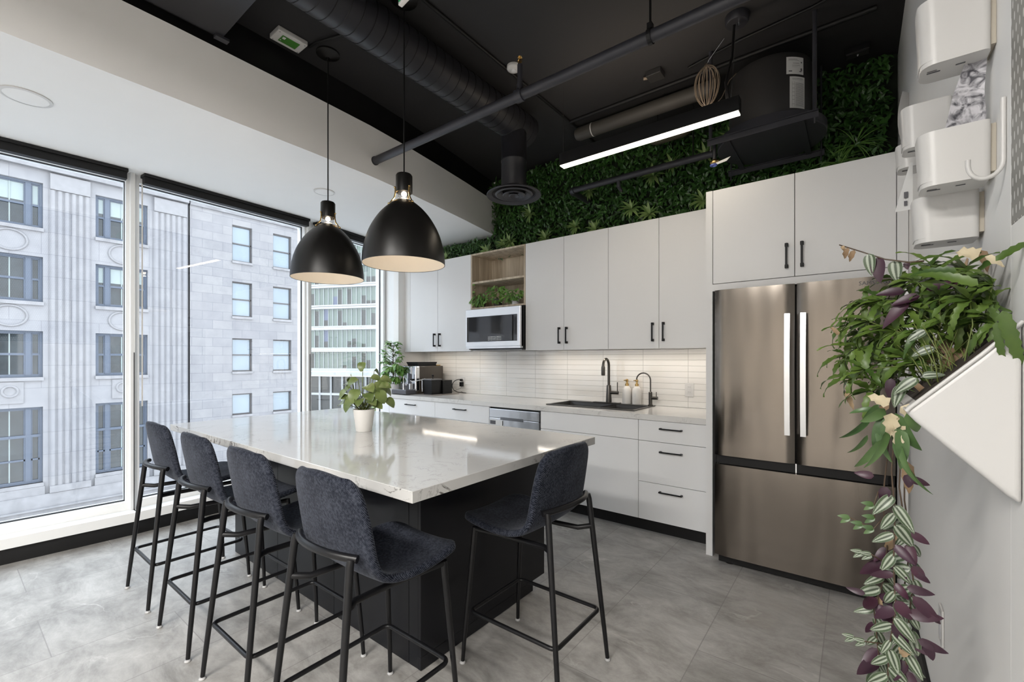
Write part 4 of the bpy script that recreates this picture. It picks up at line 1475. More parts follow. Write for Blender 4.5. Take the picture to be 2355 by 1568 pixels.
# lower branch pipe turning into the plant wall
t = thing('branch_pipe', 'grey branch pipe with an elbow in front of the plant wall', 'pipe', (-1.5, 3.6, 2.9))
MB().tube([(-0.85, 3.60, 2.905), (-2.05, 3.60, 2.905)] + [(-2.075, 3.605, 2.905), (-2.088, 3.62, 2.905), (-2.09, 3.64, 2.905)] + [(-2.09, YW - 0.02, 2.905)], 0.026, 20).build('pipe_run', M['pipe'], t, 'auto')
MB().tube([(-2.05, 3.60, 2.905), (-2.078, 3.606, 2.905), (-2.09, 3.635, 2.905), (-2.09, 3.66, 2.905)], 0.031, 18).build('elbow', M['pipe'], t, 'auto')
MB().tube([(-1.62, 3.60, 2.905), (-1.62, 3.605, 2.84), (-1.62, 3.66, 2.82)], 0.016, 12).build('outlet_stub', M['pipe'], t, 'auto')
MB().tube([(-1.0, 3.6, 2.93), (-1.0, 3.6, CZ)], 0.005, 6).build('hanger_rod', M['black'], t)

# insulated round duct behind the lamp
t = thing('insulated_pipe', 'thick taupe insulated pipe under the ceiling behind the linear lamp', 'pipe', (-1.4, 3.55, 3.3))
MB().tube([(-1.99, 3.53, 3.365), (-1.96, 3.53, 3.365), (-0.82, 3.53, 3.365)], [0.045, 0.057, 0.057], 28).build('wrap', M['tan'], t, 'auto')
MB().tube([(-1.83, 3.53, 3.365), (-1.822, 3.53, 3.365)], 0.0585, 28).build('band', M['whiteplastic'], t, 'auto')
MB().tube([(-1.2, 3.53, 3.42), (-1.2, 3.53, CZ)], 0.006, 6).build('hanger_rod', M['black'], t)
t = thing('expansion_tank', 'small olive tank with a white label, lying beneath the insulated pipe', 'tank', (-1.25, 3.60, 3.14))
MB().tube([(-1.38, 3.66, 3.21), (-1.36, 3.66, 3.21), (-1.32, 3.66, 3.21), (-1.10, 3.66, 3.21), (-1.04, 3.66, 3.21), (-1.015, 3.66, 3.21)], [0.02, 0.06, 0.078, 0.078, 0.058, 0.02], 28).build('tank_body', plain('olive_tank', (0.075, 0.068, 0.045), 0.5), t, 'auto')
lb = MB()
rings = []
for k in range(7):
    a = PI - 0.5 + 1.2 * k / 6
    rings.append([(-1.255, 3.66 + 0.0795 * math.cos(a), 3.21 + 0.0795 * math.sin(a)), (-1.185, 3.66 + 0.0795 * math.cos(a), 3.21 + 0.0795 * math.sin(a))])
lb.loft(rings, caps=False, closed=False)
lb.build('label', M['paper'], t, True)
MB().tube([(-1.02, 3.66, 3.21), (-0.92, 3.66, 3.21), (-0.90, 3.64, 3.22), (-0.90, 3.62, 3.30)], 0.014, 10).build('copper_pipe', M['wire'], t, 'auto')
MB().tube([(-1.3, 3.66, 3.28), (-1.3, 3.66, CZ)], 0.005, 6).build('hanger_rod', M['black'], t)

# big suspended water heater on its angle-iron cradle
HX, HY = -0.475, 3.555
t = thing('water_heater', 'big dark cylindrical water heater hung from the ceiling above the fridge', 'water heater', (HX, HY, 2.86))
MB().lathe([(0.001, 2.885), (0.245, 2.885), (0.252, 2.90), (0.252, 3.30), (0.243, 3.325), (0.20, 3.345), (0.001, 3.352)], (HX, HY), 64).build('tank_body', M['tank'], t, 'auto')
MB().lathe([(0.001, 2.845), (0.325, 2.845), (0.330, 2.850), (0.330, 2.905), (0.325, 2.905), (0.325, 2.856), (0.001, 2.856)], (HX, HY), 64).build('drain_pan', M['pipe'], t, 'auto')
# labels hugging the drum
def drum_label(z0, z1, a0, a1, name, rows):
    R = 0.2535
    m = MB()
    rings = []
    for k in range(7):
        a = a0 + (a1 - a0) * k / 6
        rings.append([(HX + R * math.cos(a), HY + R * math.sin(a), z0), (HX + R * math.cos(a), HY + R * math.sin(a), z1)])
    m.loft(rings, caps=False, closed=False)
    o = m.build(name, M['paper'], t, True)
    R += 0.0008
    m = MB()
    for (f0, f1, g0, g1) in rows:
        n = 4
        rings = []
        for k in range(n + 1):
            a = a0 + (a1 - a0) * (f0 + (f1 - f0) * k / n)
            rings.append([(HX + R * math.cos(a), HY + R * math.sin(a), z0 + (z1 - z0) * g0), (HX + R * math.cos(a), HY + R * math.sin(a), z0 + (z1 - z0) * g1)])
        m.loft(rings, caps=False, closed=False)
    m.build('printed_lines', M['ink'], o)


rows1 = [(0.1, 0.6, 0.86, 0.88), (0.1, 0.7, 0.80, 0.815), (0.35, 0.7, 0.62, 0.64), (0.3, 0.75, 0.5, 0.515), (0.3, 0.6, 0.42, 0.43), (0.12, 0.3, 0.14, 0.2), (0.72, 0.86, 0.14, 0.19), (0.8, 0.9, 0.2, 0.36), (0.82, 0.9, 0.66, 0.74)]
rows2 = [(0.15, 0.85, 0.93, 0.94), (0.15, 0.85, 0.9, 0.905)] + [(0.34, 0.92, 0.06 + 0.026 * k, 0.068 + 0.026 * k) for k in range(29)] + [(0.14, 0.15, 0.04, 0.84), (0.28, 0.29, 0.04, 0.84)] + \
        [(0.15, 0.28, g, g + 0.008) for g in (0.12, 0.26, 0.38, 0.5, 0.62, 0.75)]
drum_label(3.175, 3.285, -1.06, -0.60, 'rating_label', rows1)
drum_label(2.958, 3.160, -0.98, -0.56, 'instruction_label', rows2)
# cradle
fr = MB()
X0, X1, Y0, Y1 = -0.805, -0.175, 3.235, 3.875
for yy in (Y0, Y1):
    fr.box(X0, X1, yy - 0.002, yy + 0.002, 2.805, 2.843)
    fr.box(X0, X1, yy - 0.02, yy + 0.02, 2.840, 2.844)
for xx in (-0.70, -0.27):
    fr.box(xx - 0.018, xx + 0.018, Y0 + 0.002, Y1 - 0.002, 2.834, 2.8395)
fr.build('cradle', M['pipe'], t)
for (xx, yy) in ((X0 + 0.02, Y0 + 0.005), (X1 - 0.02, Y0 + 0.005), (X0 + 0.02, Y1), (X1 - 0.02, Y1)):
    MB().tube([(xx, yy, 2.77), (xx, yy, 2.84)], 0.005, 8).tube([(xx, yy, 2.84), (xx, yy, CZ)], 0.012 if yy < 3.5 else 0.006, 8).build('hanger_strut', M['pipe'], t)
MB().tube([(-0.66, 3.42, 3.345), (-0.70, 3.40, 3.30), (-0.735, 3.33, 3.16), (-0.78, 3.27, 3.08), (-0.80, 3.25, 3.05)], 0.003, 6).build('thin_wire', M['wire'], t, 'auto')
# valve with blue wheel
t = thing('shutoff_valve', 'small brass valve with a blue handle and white tag under the cradle', 'valve', (-0.80, 3.30, 2.68))
MB().tube([(-0.775, 3.30, 2.83), (-0.775, 3.30, 2.72)], 0.013, 10).build('pipe_stub', M['duct'], t, 'auto')
MB().ball((-0.775, 3.30, 2.715), 0.022, 2).tube([(-0.80, 3.30, 2.715), (-0.745, 3.30, 2.715)], 0.011, 10).build('valve_body', M['brass'], t, True)
MB().tube(arc((-0.775, 3.28), 0.018, 0, 2 * PI, 16, 'xy', 2.685)[:-1], 0.006, 8, closed=True).build('hand_wheel', M['blue'], t, 'auto')
MB().hexa([(-0.76, 3.28, 2.684), (-0.69, 3.27, 2.69), (-0.68, 3.27, 2.70), (-0.76, 3.28, 2.70), (-0.76, 3.282, 2.684), (-0.69, 3.272, 2.69), (-0.665, 3.272, 2.715), (-0.76, 3.282, 2.70)]).build('paper_tag', M['paper'], t)
# coil of wire
t = thing('wire_coil', 'coil of brown wire hanging on the left strut of the water heater', 'wire coil', (-0.79, 3.20, 3.2))
cw = MB()
for k in range(11):
    a0 = k * PI / 11 + random.uniform(-0.08, 0.08)
    rx = random.uniform(0.065, 0.092)
    rz_ = random.uniform(0.13, 0.15)
    pts = []
    for j in range(28):
        b2 = 2 * PI * j / 28
        u = rx * math.sin(b2) * (1 + 0.12 * math.cos(b2))
        pts.append((-0.79 + u * math.cos(a0), 3.165 + u * math.sin(a0) * 0.5, 3.18 + rz_ * math.cos(b2)))
    cw.tube(pts, 0.0021, 6, closed=True)
cw.build('coil', M['wire'], t, True)
MB().tube([(-0.79, 3.165, 3.31), (-0.79, 3.17, 3.33), (-0.78, 3.16, 3.345), (-0.68, 3.15, CZ - 0.005)], 0.0022, 6).build('tie_wire', M['chrome'], t, 'auto')

# ceiling bits -------------------------------------------------
t = thing('occupancy_sensor', 'round white sensor on the dark ceiling next to the sprinkler riser', 'ceiling sensor', (-1.942, 2.533, CZ))
MB().lathe([(0.048, CZ - 0.0005), (0.050, CZ - 0.02), (0.046, CZ - 0.026), (0.03, CZ - 0.031), (0.001, CZ - 0.033)], (-1.942, 2.533), 36).build('housing', M['whiteplastic'], t, 'auto')
MB().lathe([(0.02, CZ - 0.031), (0.018, CZ - 0.038), (0.001, CZ - 0.04)], (-1.942, 2.533), 24).build('lens', M['ceramicgrey'], t, 'auto')

x, y = -2.93, 1.41
t = thing('ceiling_device', 'white rectangular box with a green screen on the dark ceiling', 'ceiling device', (x, y, CZ))
MB().box(x - 0.063, x + 0.063, y - 0.095, y + 0.095, CZ - 0.032, CZ - 0.0005, 0.006).build('housing', M['whiteplastic'], t)
sc_ = MB().box(x - 0.035, x + 0.035, y - 0.055, y + 0.055, CZ - 0.0345, CZ - 0.0322).build('screen', M['green'], t)
MB().box(x + 0.004, x + 0.026, y - 0.047, y - 0.030, CZ - 0.0352, CZ - 0.0346).box(x - 0.02, x - 0.012, y - 0.05, y - 0.044, CZ - 0.0352, CZ - 0.0346).build('screen_marks', M['paper'], sc_)
for (dx, dy) in ((-0.05, -0.08), (0.05, -0.08), (-0.05, 0.08), (0.05, 0.08)):
    MB().lathe([(0.004, CZ - 0.033), (0.001, CZ - 0.0335)], (x + dx, y + dy), 8).build('screw', M['ink'], t)

for (x, y, lab, mt) in ((-1.161, 3.222, 'small dark junction box on the ceiling above the linear lamp', 'tank'),):
    t = thing('junction_box', lab, 'junction box', (x, y, CZ))
    MB().box(x - 0.055, x + 0.055, y - 0.05, y + 0.05, CZ - 0.04, CZ - 0.0005, 0.004).build('box', M[mt], t)
    MB().tube([(x - 0.055, y, CZ - 0.02), (x - 0.085, y - 0.01, CZ - 0.02)], 0.012, 10).build('connector', M['wire'], t, 'auto')
t = thing('ceiling_outlet', 'black duplex outlet box on the ceiling near the white wall', 'electrical outlet', (0.011, 3.80, CZ))
MB().box(-0.055, 0.075, 3.765, 3.835, CZ - 0.045, CZ - 0.0005, 0.003).build('box', M['black'], t)
MB().box(-0.05, 0.07, 3.77, 3.83, CZ - 0.049, CZ - 0.0455, 0.001).build('plate', M['tank'], t)
MB().ball((0.01, 3.80, CZ - 0.05), 0.011, 1).build('screw', M['chrome'], t)

# fan coil box at top left
t = thing('fan_coil_unit', 'flat dark fan coil casing on the ceiling at the top left', 'ceiling unit', (-2.7, 0, 3.24))
MB().box(-2.955, -2.49, -0.9, 1.03, 3.235, 3.40, 0.003).build('casing', M['duct'], t)
MB().box(-2.985, -2.956, -0.9, 1.05, 3.25, 3.275).build('angle_rail', M['black'], t)
MB().box(-2.965, -2.925, 0.99, 1.06, 3.22, 3.2345).build('bracket', M['pipe'], t)
MB().tube([(-2.9, 0.9, 3.4), (-2.9, 0.9, CZ)], 0.006, 6).tube([(-2.55, 0.9, 3.4), (-2.55, 0.9, CZ)], 0.006, 6).build('hanger_rod', M['black'], t)

# conduits
def conduit(pts, r, lab):
    tag(MB().tube(pts, r, 10).build('conduit', M['black'], None, 'auto'), lab, 'conduit')


conduit([(-1.99, -0.4, CZ - 0.012), (-1.99, 3.95, CZ - 0.012)], 0.010, 'thin dark conduit running along the ceiling beside the sensor')
conduit([(-2.90, 1.53, CZ - 0.01), (-2.80, 1.53, CZ - 0.02), (-2.62, 1.60, CZ - 0.012), (-2.32, 1.72, CZ - 0.012)], 0.008, 'short dark armoured cable behind the left pendant canopy')
conduit([(-0.95, 3.30, CZ - 0.012), (-0.60, 3.22, CZ - 0.012), (-0.2, 3.18, CZ - 0.012), (0.1, 3.10, CZ - 0.012)], 0.008, 'dark armoured cable looping above the water heater')
conduit([(-2.0, 3.42, CZ - 0.01), (0.1, 3.42, CZ - 0.01)], 0.016, 'dark conduit above the insulated pipe')
# exit sign
t = thing('exit_sign', 'green and white exit sign hanging at the top edge', 'exit sign', (-1.54, 1.21, 2.86))
rz = -0.13
MB().box(-1.545, -1.235, 1.205, 1.225, 2.856, 3.03, 0.003, 1, rz, (-1.545, 1.205, 0)).build('border', M['whiteplastic'], t)
MB().box(-1.537, -1.243, 1.202, 1.2045, 2.866, 3.02, 0, 1, rz, (-1.545, 1.205, 0)).build('green_face', M['signgreen'], t)
MB().box(-1.525, -1.47, 1.2005, 1.2018, 2.90, 2.925, 0, 1, rz, (-1.545, 1.205, 0)).build('pictogram', M['paper'], t)
MB().tube([(-1.4, 1.20, 3.03), (-1.4, 1.20, CZ)], 0.008, 8).build('stem', M['black'], t)

# ================================================================== green wall
t = thing('plant_wall', 'dense artificial green plant wall above the cabinets', 'plant wall', (-2, YW, 2.5))
MB().box(-3.36, XR - 0.002, YW - 0.02, YW - 0.001, UZ1, CZ - 0.001).box(-4.6, -3.36, YW - 0.02, YW - 0.001, UZ1, SZ - 0.001).build('backing', M['backing'], t)
rnd = random.Random(11)
fo = MB()


def wall_z(x):
    return (SZ - 0.03) if x < -3.34 else (CZ - 0.03)


count = 0
while count < 11500:
    x = rnd.uniform(-4.58, XR - 0.05)
    z = rnd.uniform(UZ1 + 0.0, CZ - 0.02)
    if z > wall_z(x):
        continue
    count += 1
    y = YW - rnd.uniform(0.03, 0.14)
    a = rnd.uniform(0, 2 * PI)
    d_ = Vector((math.cos(a), -rnd.uniform(0.1, 0.9), math.sin(a) - 0.15))
    up = Vector((rnd.uniform(-0.4, 0.4), -1, rnd.uniform(-0.1, 0.7)))
    L = rnd.uniform(0.03, 0.062)
    if z + d_.normalized().z * L > wall_z(x) + 0.02:
        d_.z = -abs(d_.z)
    fo.leaf((x, y, max(z, UZ1 + 0.005)), d_, up, L, L * rnd.uniform(0.25, 0.55), rnd.uniform(0.2, 0.9), 0.25, 3, 0.75)
# grassy tufts
for k in range(70):
    x = rnd.uniform(-4.4, XR - 0.1)
    z = rnd.uniform(UZ1 + 0.05, wall_z(x) - 0.05)
    for j in range(12):
        a = rnd.uniform(0, 2 * PI)
        fo.leaf((x, YW - 0.10, z), (math.cos(a), -0.7, math.sin(a) * 0.9 + 0.2), (0, -1, 0.5), rnd.uniform(0.08, 0.15), 0.006, 1.3, 0.2, 5, 0.6)
f_ = fo.build('foliage', M['leafwall'], t, False, normals=False)
f_['kind'] = 'stuff'
ros = [(-4.02, 2.60), (-3.10, 2.62), (-3.02, 2.64), (-2.55, 2.60), (-2.20, 2.66), (-1.98, 2.585), (-2.05, 2.98), (-1.62, 2.72), (-1.45, 2.64), (-1.42, 2.97), (-1.0, 2.66),
       (-1.25, 3.02), (-0.98, 3.03), (-0.78, 3.10), (-3.35, 2.58), (-2.75, 2.90)]
for (x, z) in ros:
    m = MB()
    nl = rnd.randint(14, 18)
    for j in range(nl):
        a = 2 * PI * j / nl + rnd.uniform(-0.15, 0.15)
        out = rnd.uniform(0.35, 1.1)
        L = rnd.uniform(0.085, 0.135)
        dz = math.sin(a) * out
        if z + dz * L < UZ1 + 0.01:
            dz = abs(dz)
        m.leaf((x, YW - 0.165, z), (math.cos(a) * out, -0.75, dz + 0.15), (0, -1, 0.6), L, 0.025, 0.8, 0.25, 5, 0.8)
    m.build('rosette', M['rosette'], t, False, normals=False)
for (x, z) in ((0.0, 2.85), (-0.10, 2.75)):
    m = MB()
    for j in range(26):
        a = rnd.uniform(0, 2 * PI)
        m.leaf((x, YW - 0.12, z), (math.cos(a), -0.8, math.sin(a) * 0.7 + 0.3), (0, -1, 0.5), rnd.uniform(0.14, 0.24), 0.006, 1.3, 0.2, 6, 0.6)
    m.build('grass_tuft', M['leafbush'], t, False, normals=False)

# ================================================================== potted plants
# --- peperomia on the island
x, y, z0 = -2.32, 1.56, 0.9205
t = thing('potted_peperomia', 'round-leaved green plant in a white tapered pot on the island', 'potted plant', (x, y, z0))
MB().lathe([(0.001, z0), (0.043, z0), (0.046, z0 + 0.004), (0.0625, z0 + 0.131), (0.060, z0 + 0.131), (0.056, z0 + 0.115), (0.001, z0 + 0.115)], (x, y), 40).build('pot', M['ceramicwhite'], t, 'auto')
MB().lathe([(0.001, z0 + 0.118), (0.0575, z0 + 0.117)], (x, y), 24).build('soil', M['soil'], t)
stm, lf = MB(), MB()
rnd = random.Random(5)
leaves = [(-0.115, 0.02, 0.165, 0.055), (-0.085, -0.03, 0.20, 0.05), (-0.07, 0.02, 0.285, 0.07), (-0.02, -0.05, 0.25, 0.075), (0.03, -0.05, 0.23, 0.065), (0.07, -0.02, 0.29, 0.08),
          (0.095, 0.0, 0.31, 0.06), (0.05, 0.05, 0.36, 0.065), (-0.005, 0.0, 0.41, 0.05), (-0.09, 0.05, 0.33, 0.05), (0.13, -0.01, 0.19, 0.06), (0.06, -0.04, 0.17, 0.06), (-0.05, 0.05, 0.24, 0.07),
          (0.02, 0.06, 0.28, 0.07), (-0.10, -0.02, 0.24, 0.06), (0.0, -0.06, 0.20, 0.06), (0.10, 0.05, 0.25, 0.07), (-0.03, -0.02, 0.31, 0.06), (0.04, 0.0, 0.32, 0.055),
          (-0.06, -0.05, 0.18, 0.06), (0.09, -0.05, 0.24, 0.07), (0.0, 0.04, 0.22, 0.07), (-0.04, -0.04, 0.21, 0.07), (0.045, -0.06, 0.19, 0.06), (-0.08, 0.0, 0.26, 0.065), (0.02, -0.03, 0.27, 0.07), (0.075, 0.03, 0.20, 0.06), (0.10, -0.04, 0.27, 0.06)]
CR = Vector((0.7916, 0.611, 0))
CF = Vector((-0.611, 0.7916, 0))
for (u, v, h, s) in leaves:
    p = Vector((x, y, z0)) + CR * u + CF * v * 0.8
    p.z = z0 + h
    base = Vector((x + rnd.uniform(-0.02, 0.02), y + rnd.uniform(-0.02, 0.02), z0 + 0.115))
    mid = (base + p) / 2 + (CR * u * 0.25) + Vector((0, 0, 0.01))
    stm.tube([base, mid, p], [0.0028, 0.0022, 0.0018], 6)
    out = (CR * u + CF * v) if abs(u) + abs(v) > 0.03 else Vector((0.3, -0.5, 0))
    dr = out.normalized() + Vector((0, 0, rnd.uniform(-0.7, 0.4)))
    upv = Vector((0, 0, 1)) - CF * 0.7
    lf.leaf(p, dr, upv, s * 1.3, s * 1.02, 1.1, 0.25, 7, 0.68, 0.7)
stm.build('stems', M['stem'], t, True)
lf.build('leaves', M['leafpep'], t, True, normals=False)

# --- bush by the window on the worktop
x, y, z0 = -4.46, 3.50, CT + 0.0006
x, y = -4.530, 3.462
t = thing('potted_schefflera', 'tall leafy green plant in a pale grey pot beside the coffee machine', 'potted plant', (x, y, z0))
MB().lathe([(0.001, z0), (0.058, z0), (0.062, z0 + 0.006), (0.072, z0 + 0.122), (0.068, z0 + 0.122), (0.065, z0 + 0.105), (0.001, z0 + 0.105)], (x, y), 40).build('pot', M['ceramicgrey'], t, 'auto')
MB().lathe([(0.001, z0 + 0.107), (0.066, z0 + 0.106)], (x, y), 24).build('soil', M['soil'], t)
stm, lf = MB(), MB()
rnd = random.Random(9)
for (ox, oy, hh) in ((0.0, 0.0, 0.60), (0.018, 0.012, 0.50), (-0.015, 0.01, 0.54)):
    top = Vector((x + ox * 2, y + oy, z0 + hh))
    stm.tube([(x + ox, y + oy, z0 + 0.10), (x + ox * 1.5, y + oy, z0 + 0.3), top], [0.005, 0.004, 0.0025], 8)
for k in range(64):
    hh = rnd.uniform(0.17, 0.68)
    a = rnd.uniform(0, 2 * PI)
    prof = 0.035 + 0.11 * math.sin(PI * min(1, max(0, (hh - 0.12) / 0.62)))
    c = Vector((x, y, z0 + hh * 0.92))
    tip = c + Vector((math.cos(a), math.sin(a), 0)) * prof * rnd.uniform(0.5, 1.0) + Vector((0, 0, 0.02))
    tip.x = min(max(tip.x, -4.66), -4.42)
    tip.y = min(tip.y, 3.485)
    stm.tube([c - Vector((0, 0, 0.03)), tip], [0.002, 0.0014], 5)
    for j in range(5):
        b2 = a + (j - 2) * 0.75
        L = rnd.uniform(0.055, 0.09) * (1.2 if hh < 0.4 else 0.8)
        lf.leaf(tip, (math.cos(b2), math.sin(b2), rnd.uniform(-0.9, 0.1) if hh < 0.42 else rnd.uniform(-0.3, 0.6)), (0.1, -0.5, 1), L, L * 0.46, 0.7, 0.2, 5, 0.8)
# a longer twig reaching right
for (p0, p1) in (((x + 0.03, y, z0 + 0.36), (x + 0.14, y - 0.05, z0 + 0.435)), ((x, y, z0 + 0.33), (x + 0.10, y - 0.05, z0 + 0.39))):
    stm.tube([p0, p1], [0.002, 0.0015], 5)
    for j in range(6):
        b2 = -0.9 + j * 0.5
        lf.leaf(p1, (math.cos(b2), math.sin(b2) * 0.6, 0.1 + 0.1 * j), (0, -0.5, 1), 0.055, 0.022, 0.5, 0.2, 5, 0.8)
stm.build('stems', M['browstem'], t, True)
lf.build('leaves', M['leafbush'], t, True, normals=False)

# --- three trailing plants on the open shelf
for k, (x, lab, pot) in enumerate(((-3.36, 'trailing plant at the left end of the lower oak shelf', 'brownpanel'),
                                   (-3.12, 'bushy bright green plant in the middle of the lower oak shelf', 'tan'),
                                   (-2.88, 'small leafy plant in a grey-beige pot at the right of the lower oak shelf', 'ceramicgrey'))):
    y, z0 = 3.79, 1.905 + 0.0185
    t = thing('shelf_plant', lab, 'potted plant', (x, y, z0), 'small plants on the oak shelf')
    MB().lathe([(0.001, z0), (0.040, z0), (0.050, z0 + 0.085), (0.046, z0 + 0.085), (0.044, z0 + 0.075), (0.001, z0 + 0.075)], (x, y), 28).build('pot', M[pot], t, 'auto')
    lf = MB()
    rnd = random.Random(20 + k)
    for j in range(80):
        a = rnd.uniform(0, 2 * PI)
        r_ = rnd.uniform(0.01, 0.085)
        h = rnd.uniform(-0.01, 0.17 if k == 1 else 0.12)
        px = min(max(x + r_ * math.cos(a), -3.40), -2.73)
        py = min(y + r_ * math.sin(a), 3.85) - 0.03
        if h < 0.05:
            py -= 0.035
        lf.leaf((px, py, z0 + 0.05 + h), (math.cos(a) * (0.3 if k == 0 else 1), -0.7 + math.sin(a), rnd.uniform(-1.0, 0.3)), (0, -0.9, 0.6), rnd.uniform(0.04, 0.07), rnd.uniform(0.022, 0.036), 0.8, 0.2, 5, 0.75)
    if k == 0:
        for j in range(6):
            lf.leaf((x - 0.035, y - 0.07, z0 + 0.10 + 0.04 * j), (-0.5 + 0.2 * (j % 2) * 3, -0.6, 0.1), (0, -1, 0.3), 0.045, 0.022, 0.8, 0.2, 5, 0.75)
    lf.build('leaves', M['leafbush'], t, True, normals=False)

# ================================================================== right wall planters
def rounded_plan(x0, x1, y0, y1, r, n=5):
    pts = []
    for (cx_, cy_, a0) in ((x1 - r * 0.5, y1 - r * 0.5, 0), (x0 + r, y1 - r, PI / 2), (x0 + r, y0 + r, PI), (x1 - r * 0.5, y0 + r * 0.5, 1.5 * PI)):
        rr_ = r * 0.5 if cx_ > (x0 + x1) / 2 else r
        for k in range(n + 1):
            a = a0 + PI / 2 * k / n
            pts.append((cx_ + rr_ * math.cos(a), cy_ + rr_ * math.sin(a)))
    return pts


def wall_pot(y0, z0, z1, lab, text=True, depth=0.088, xo=0.113):
    t = thing('wall_planter', lab, 'wall planter', (0.17, y0 + depth / 2, z0), 'white planters clipped to the right wall')
    y1 = y0 + depth
    x1 = 0.2225
    outer_lo = rounded_plan(xo + 0.002, x1, y0, y1, 0.026)
    outer_hi = rounded_plan(xo - 0.004, x1, y0 - 0.004, y1 + 0.002, 0.028)
    inner_hi = rounded_plan(xo, x1 - 0.003, y0, y1 - 0.002, 0.026)
    m = MB()
    m.loft([[(p[0], p[1], z0) for p in outer_lo], [(p[0], p[1], z0 + 0.003) for p in outer_lo], [(p[0], p[1], z1) for p in outer_hi], [(p[0], p[1], z1) for p in inner_hi], [(p[0], p[1], z0 + 0.01) for p in inner_hi]])
    b_ = m.build('pot', M['whiteplastic'], t, 'auto')
    # bracket between pot and wall
    MB().box(0.2226, 0.2305, y0 + 0.012, y1 - 0.006, z0 + 0.012, z1 - 0.006).build('bracket', plain('cream_bracket', (0.45, 0.41, 0.34), 0.5), t)
    if text:
        q = MB()
        q.box(xo + 0.014, xo + 0.036, y0 + 0.036, y0 + 0.040, z0 - 0.0012, z0 - 0.0004)
        q.box(xo + 0.060, xo + 0.075, y0 + 0.030, y0 + 0.034, z0 - 0.0012, z0 - 0.0004)
        q.box(xo + 0.014, xo + 0.030, y0 + 0.030, y0 + 0.0315, z0 - 0.0012, z0 - 0.0004)
        q.build('embossed_mark', M['ink'], b_)
    return t


wall_pot(1.328, 1.992, 2.135, 'white wall planter at the very top of the near column')
wall_pot(1.328, 1.728, 1.845, 'white wall planter in the middle of the near column, above the fern')
wall_pot(1.437, 1.627, 1.735, 'white wall planter partly hidden below the middle one, right above the fern leaves')
wall_pot(1.790, 1.985, 2.110, 'white wall planter in the far column, level with the hanging print')
wall_pot(1.995, 1.995, 2.075, 'white wall planter of which only the bottom corner shows, far column')
wall_pot(1.40, 1.475, 1.585, 'white wall planter just behind the fern leaves', False)
wall_pot(1.75, 1.40, 1.56, 'low white wall planter seen through the fern leaves, far column', False)

# irrigation hooks
for (zt, lab) in ((2.20, 'white curved irrigation tube beside the topmost wall planter'), (1.735, 'white curved irrigation tube beside the middle wall planter')):
    pts = [(0.226, 1.262, zt + 0.12), (0.226, 1.262, zt + 0.02)] + [(0.226 - 0.024 + 0.024 * math.cos(a), 1.262, zt - 0.03 * math.sin(a) - 0.0) for a in [PI * k / 10 for k in range(11)]] + [(0.178, 1.262, zt + 0.012)]
    tag(MB().tube(pts, 0.0042, 12).build('irrigation_tube', M['whiteplastic'], None, 'auto'), lab, 'tube', 'white irrigation tubes on the right wall')

# hanging photo-printed plant tag between the planters
def mat_print():
    m, n, l, b = new_mat('grey_photo_print')
    tcn = n.new('ShaderNodeTexCoord')
    nz = n.new('ShaderNodeTexNoise')
    nz.inputs['Scale'].default_value = 42
    nz.inputs['Detail'].default_value = 5
    nz.inputs['Distortion'].default_value = 1.5
    l.new(tcn.outputs['Object'], nz.inputs['Vector'])
    cr = n.new('ShaderNodeValToRGB')
    cr.color_ramp.elements[0].position = 0.36
    cr.color_ramp.elements[0].color = (0.05, 0.05, 0.06, 1)
    cr.color_ramp.elements[1].position = 0.6
    cr.color_ramp.elements[1].color = (0.55, 0.54, 0.57, 1)
    l.new(nz.outputs[0], cr.inputs[0])
    l.new(cr.outputs[0], b.inputs['Base Color'])
    return m


m = MB()
R_ = []
for (xa, xb, z, yy) in ((0.150, 0.2285, 1.80, 1.395), (0.158, 0.224, 1.86, 1.385), (0.170, 0.219, 1.93, 1.375), (0.186, 0.222, 1.985, 1.37), (0.205, 0.226, 2.05, 1.375)):
    R_.append([(xa, yy, z), ((xa + xb) / 2, yy + 0.006, z), (xb, yy, z), (xb, yy + 0.0015, z), ((xa + xb) / 2, yy + 0.0075, z), (xa, yy + 0.0015, z)])
m.loft(R_)
tag(m.build('printed_tag', mat_print(), None, 'auto'), 'tall grey photo-printed plant card sticking up from the middle wall planter', 'plant tag')
# small white tag with print further away
t = thing('plant_tag', 'small white plant tag with dark print left of the middle planter', 'plant tag', (0.12, 1.8, 1.83))
MB().hexa([(0.105, 1.98, 1.845), (0.150, 1.975, 1.845), (0.150, 1.9755, 1.845), (0.105, 1.9805, 1.845), (0.143, 1.976, 2.0), (0.150, 1.975, 2.0), (0.150, 1.9755, 2.0), (0.143, 1.9765, 2.0)]).build('card', M['paper'], t)
MB().box(0.128, 0.138, 1.9705, 1.9735, 1.885, 1.905).box(0.128, 0.136, 1.9705, 1.9735, 1.86, 1.875).build('print', M['ink'], t)

# torn flexible sheets at the wall top near the outlet
for (y0_, y1_, z0_, z1_, lab) in ((3.20, 3.24, 2.50, 2.80, 'curled white cable cover on the white wall near the plant wall'),):
    m = MB()
    rings = []
    for k in range(8):
        s = k / 7
        z = z0_ + (z1_ - z0_) * s
        rings.append([(XR - 0.001, y1_, z), (XR - 0.03 - 0.02 * math.sin(PI * s), y0_, z), (XR - 0.028 - 0.02 * math.sin(PI * s), y0_ + 0.01, z)])
    m.loft(rings)
    tag(m.build('cable_cover', M['whiteplastic'], None, 'auto'), lab, 'cable cover')

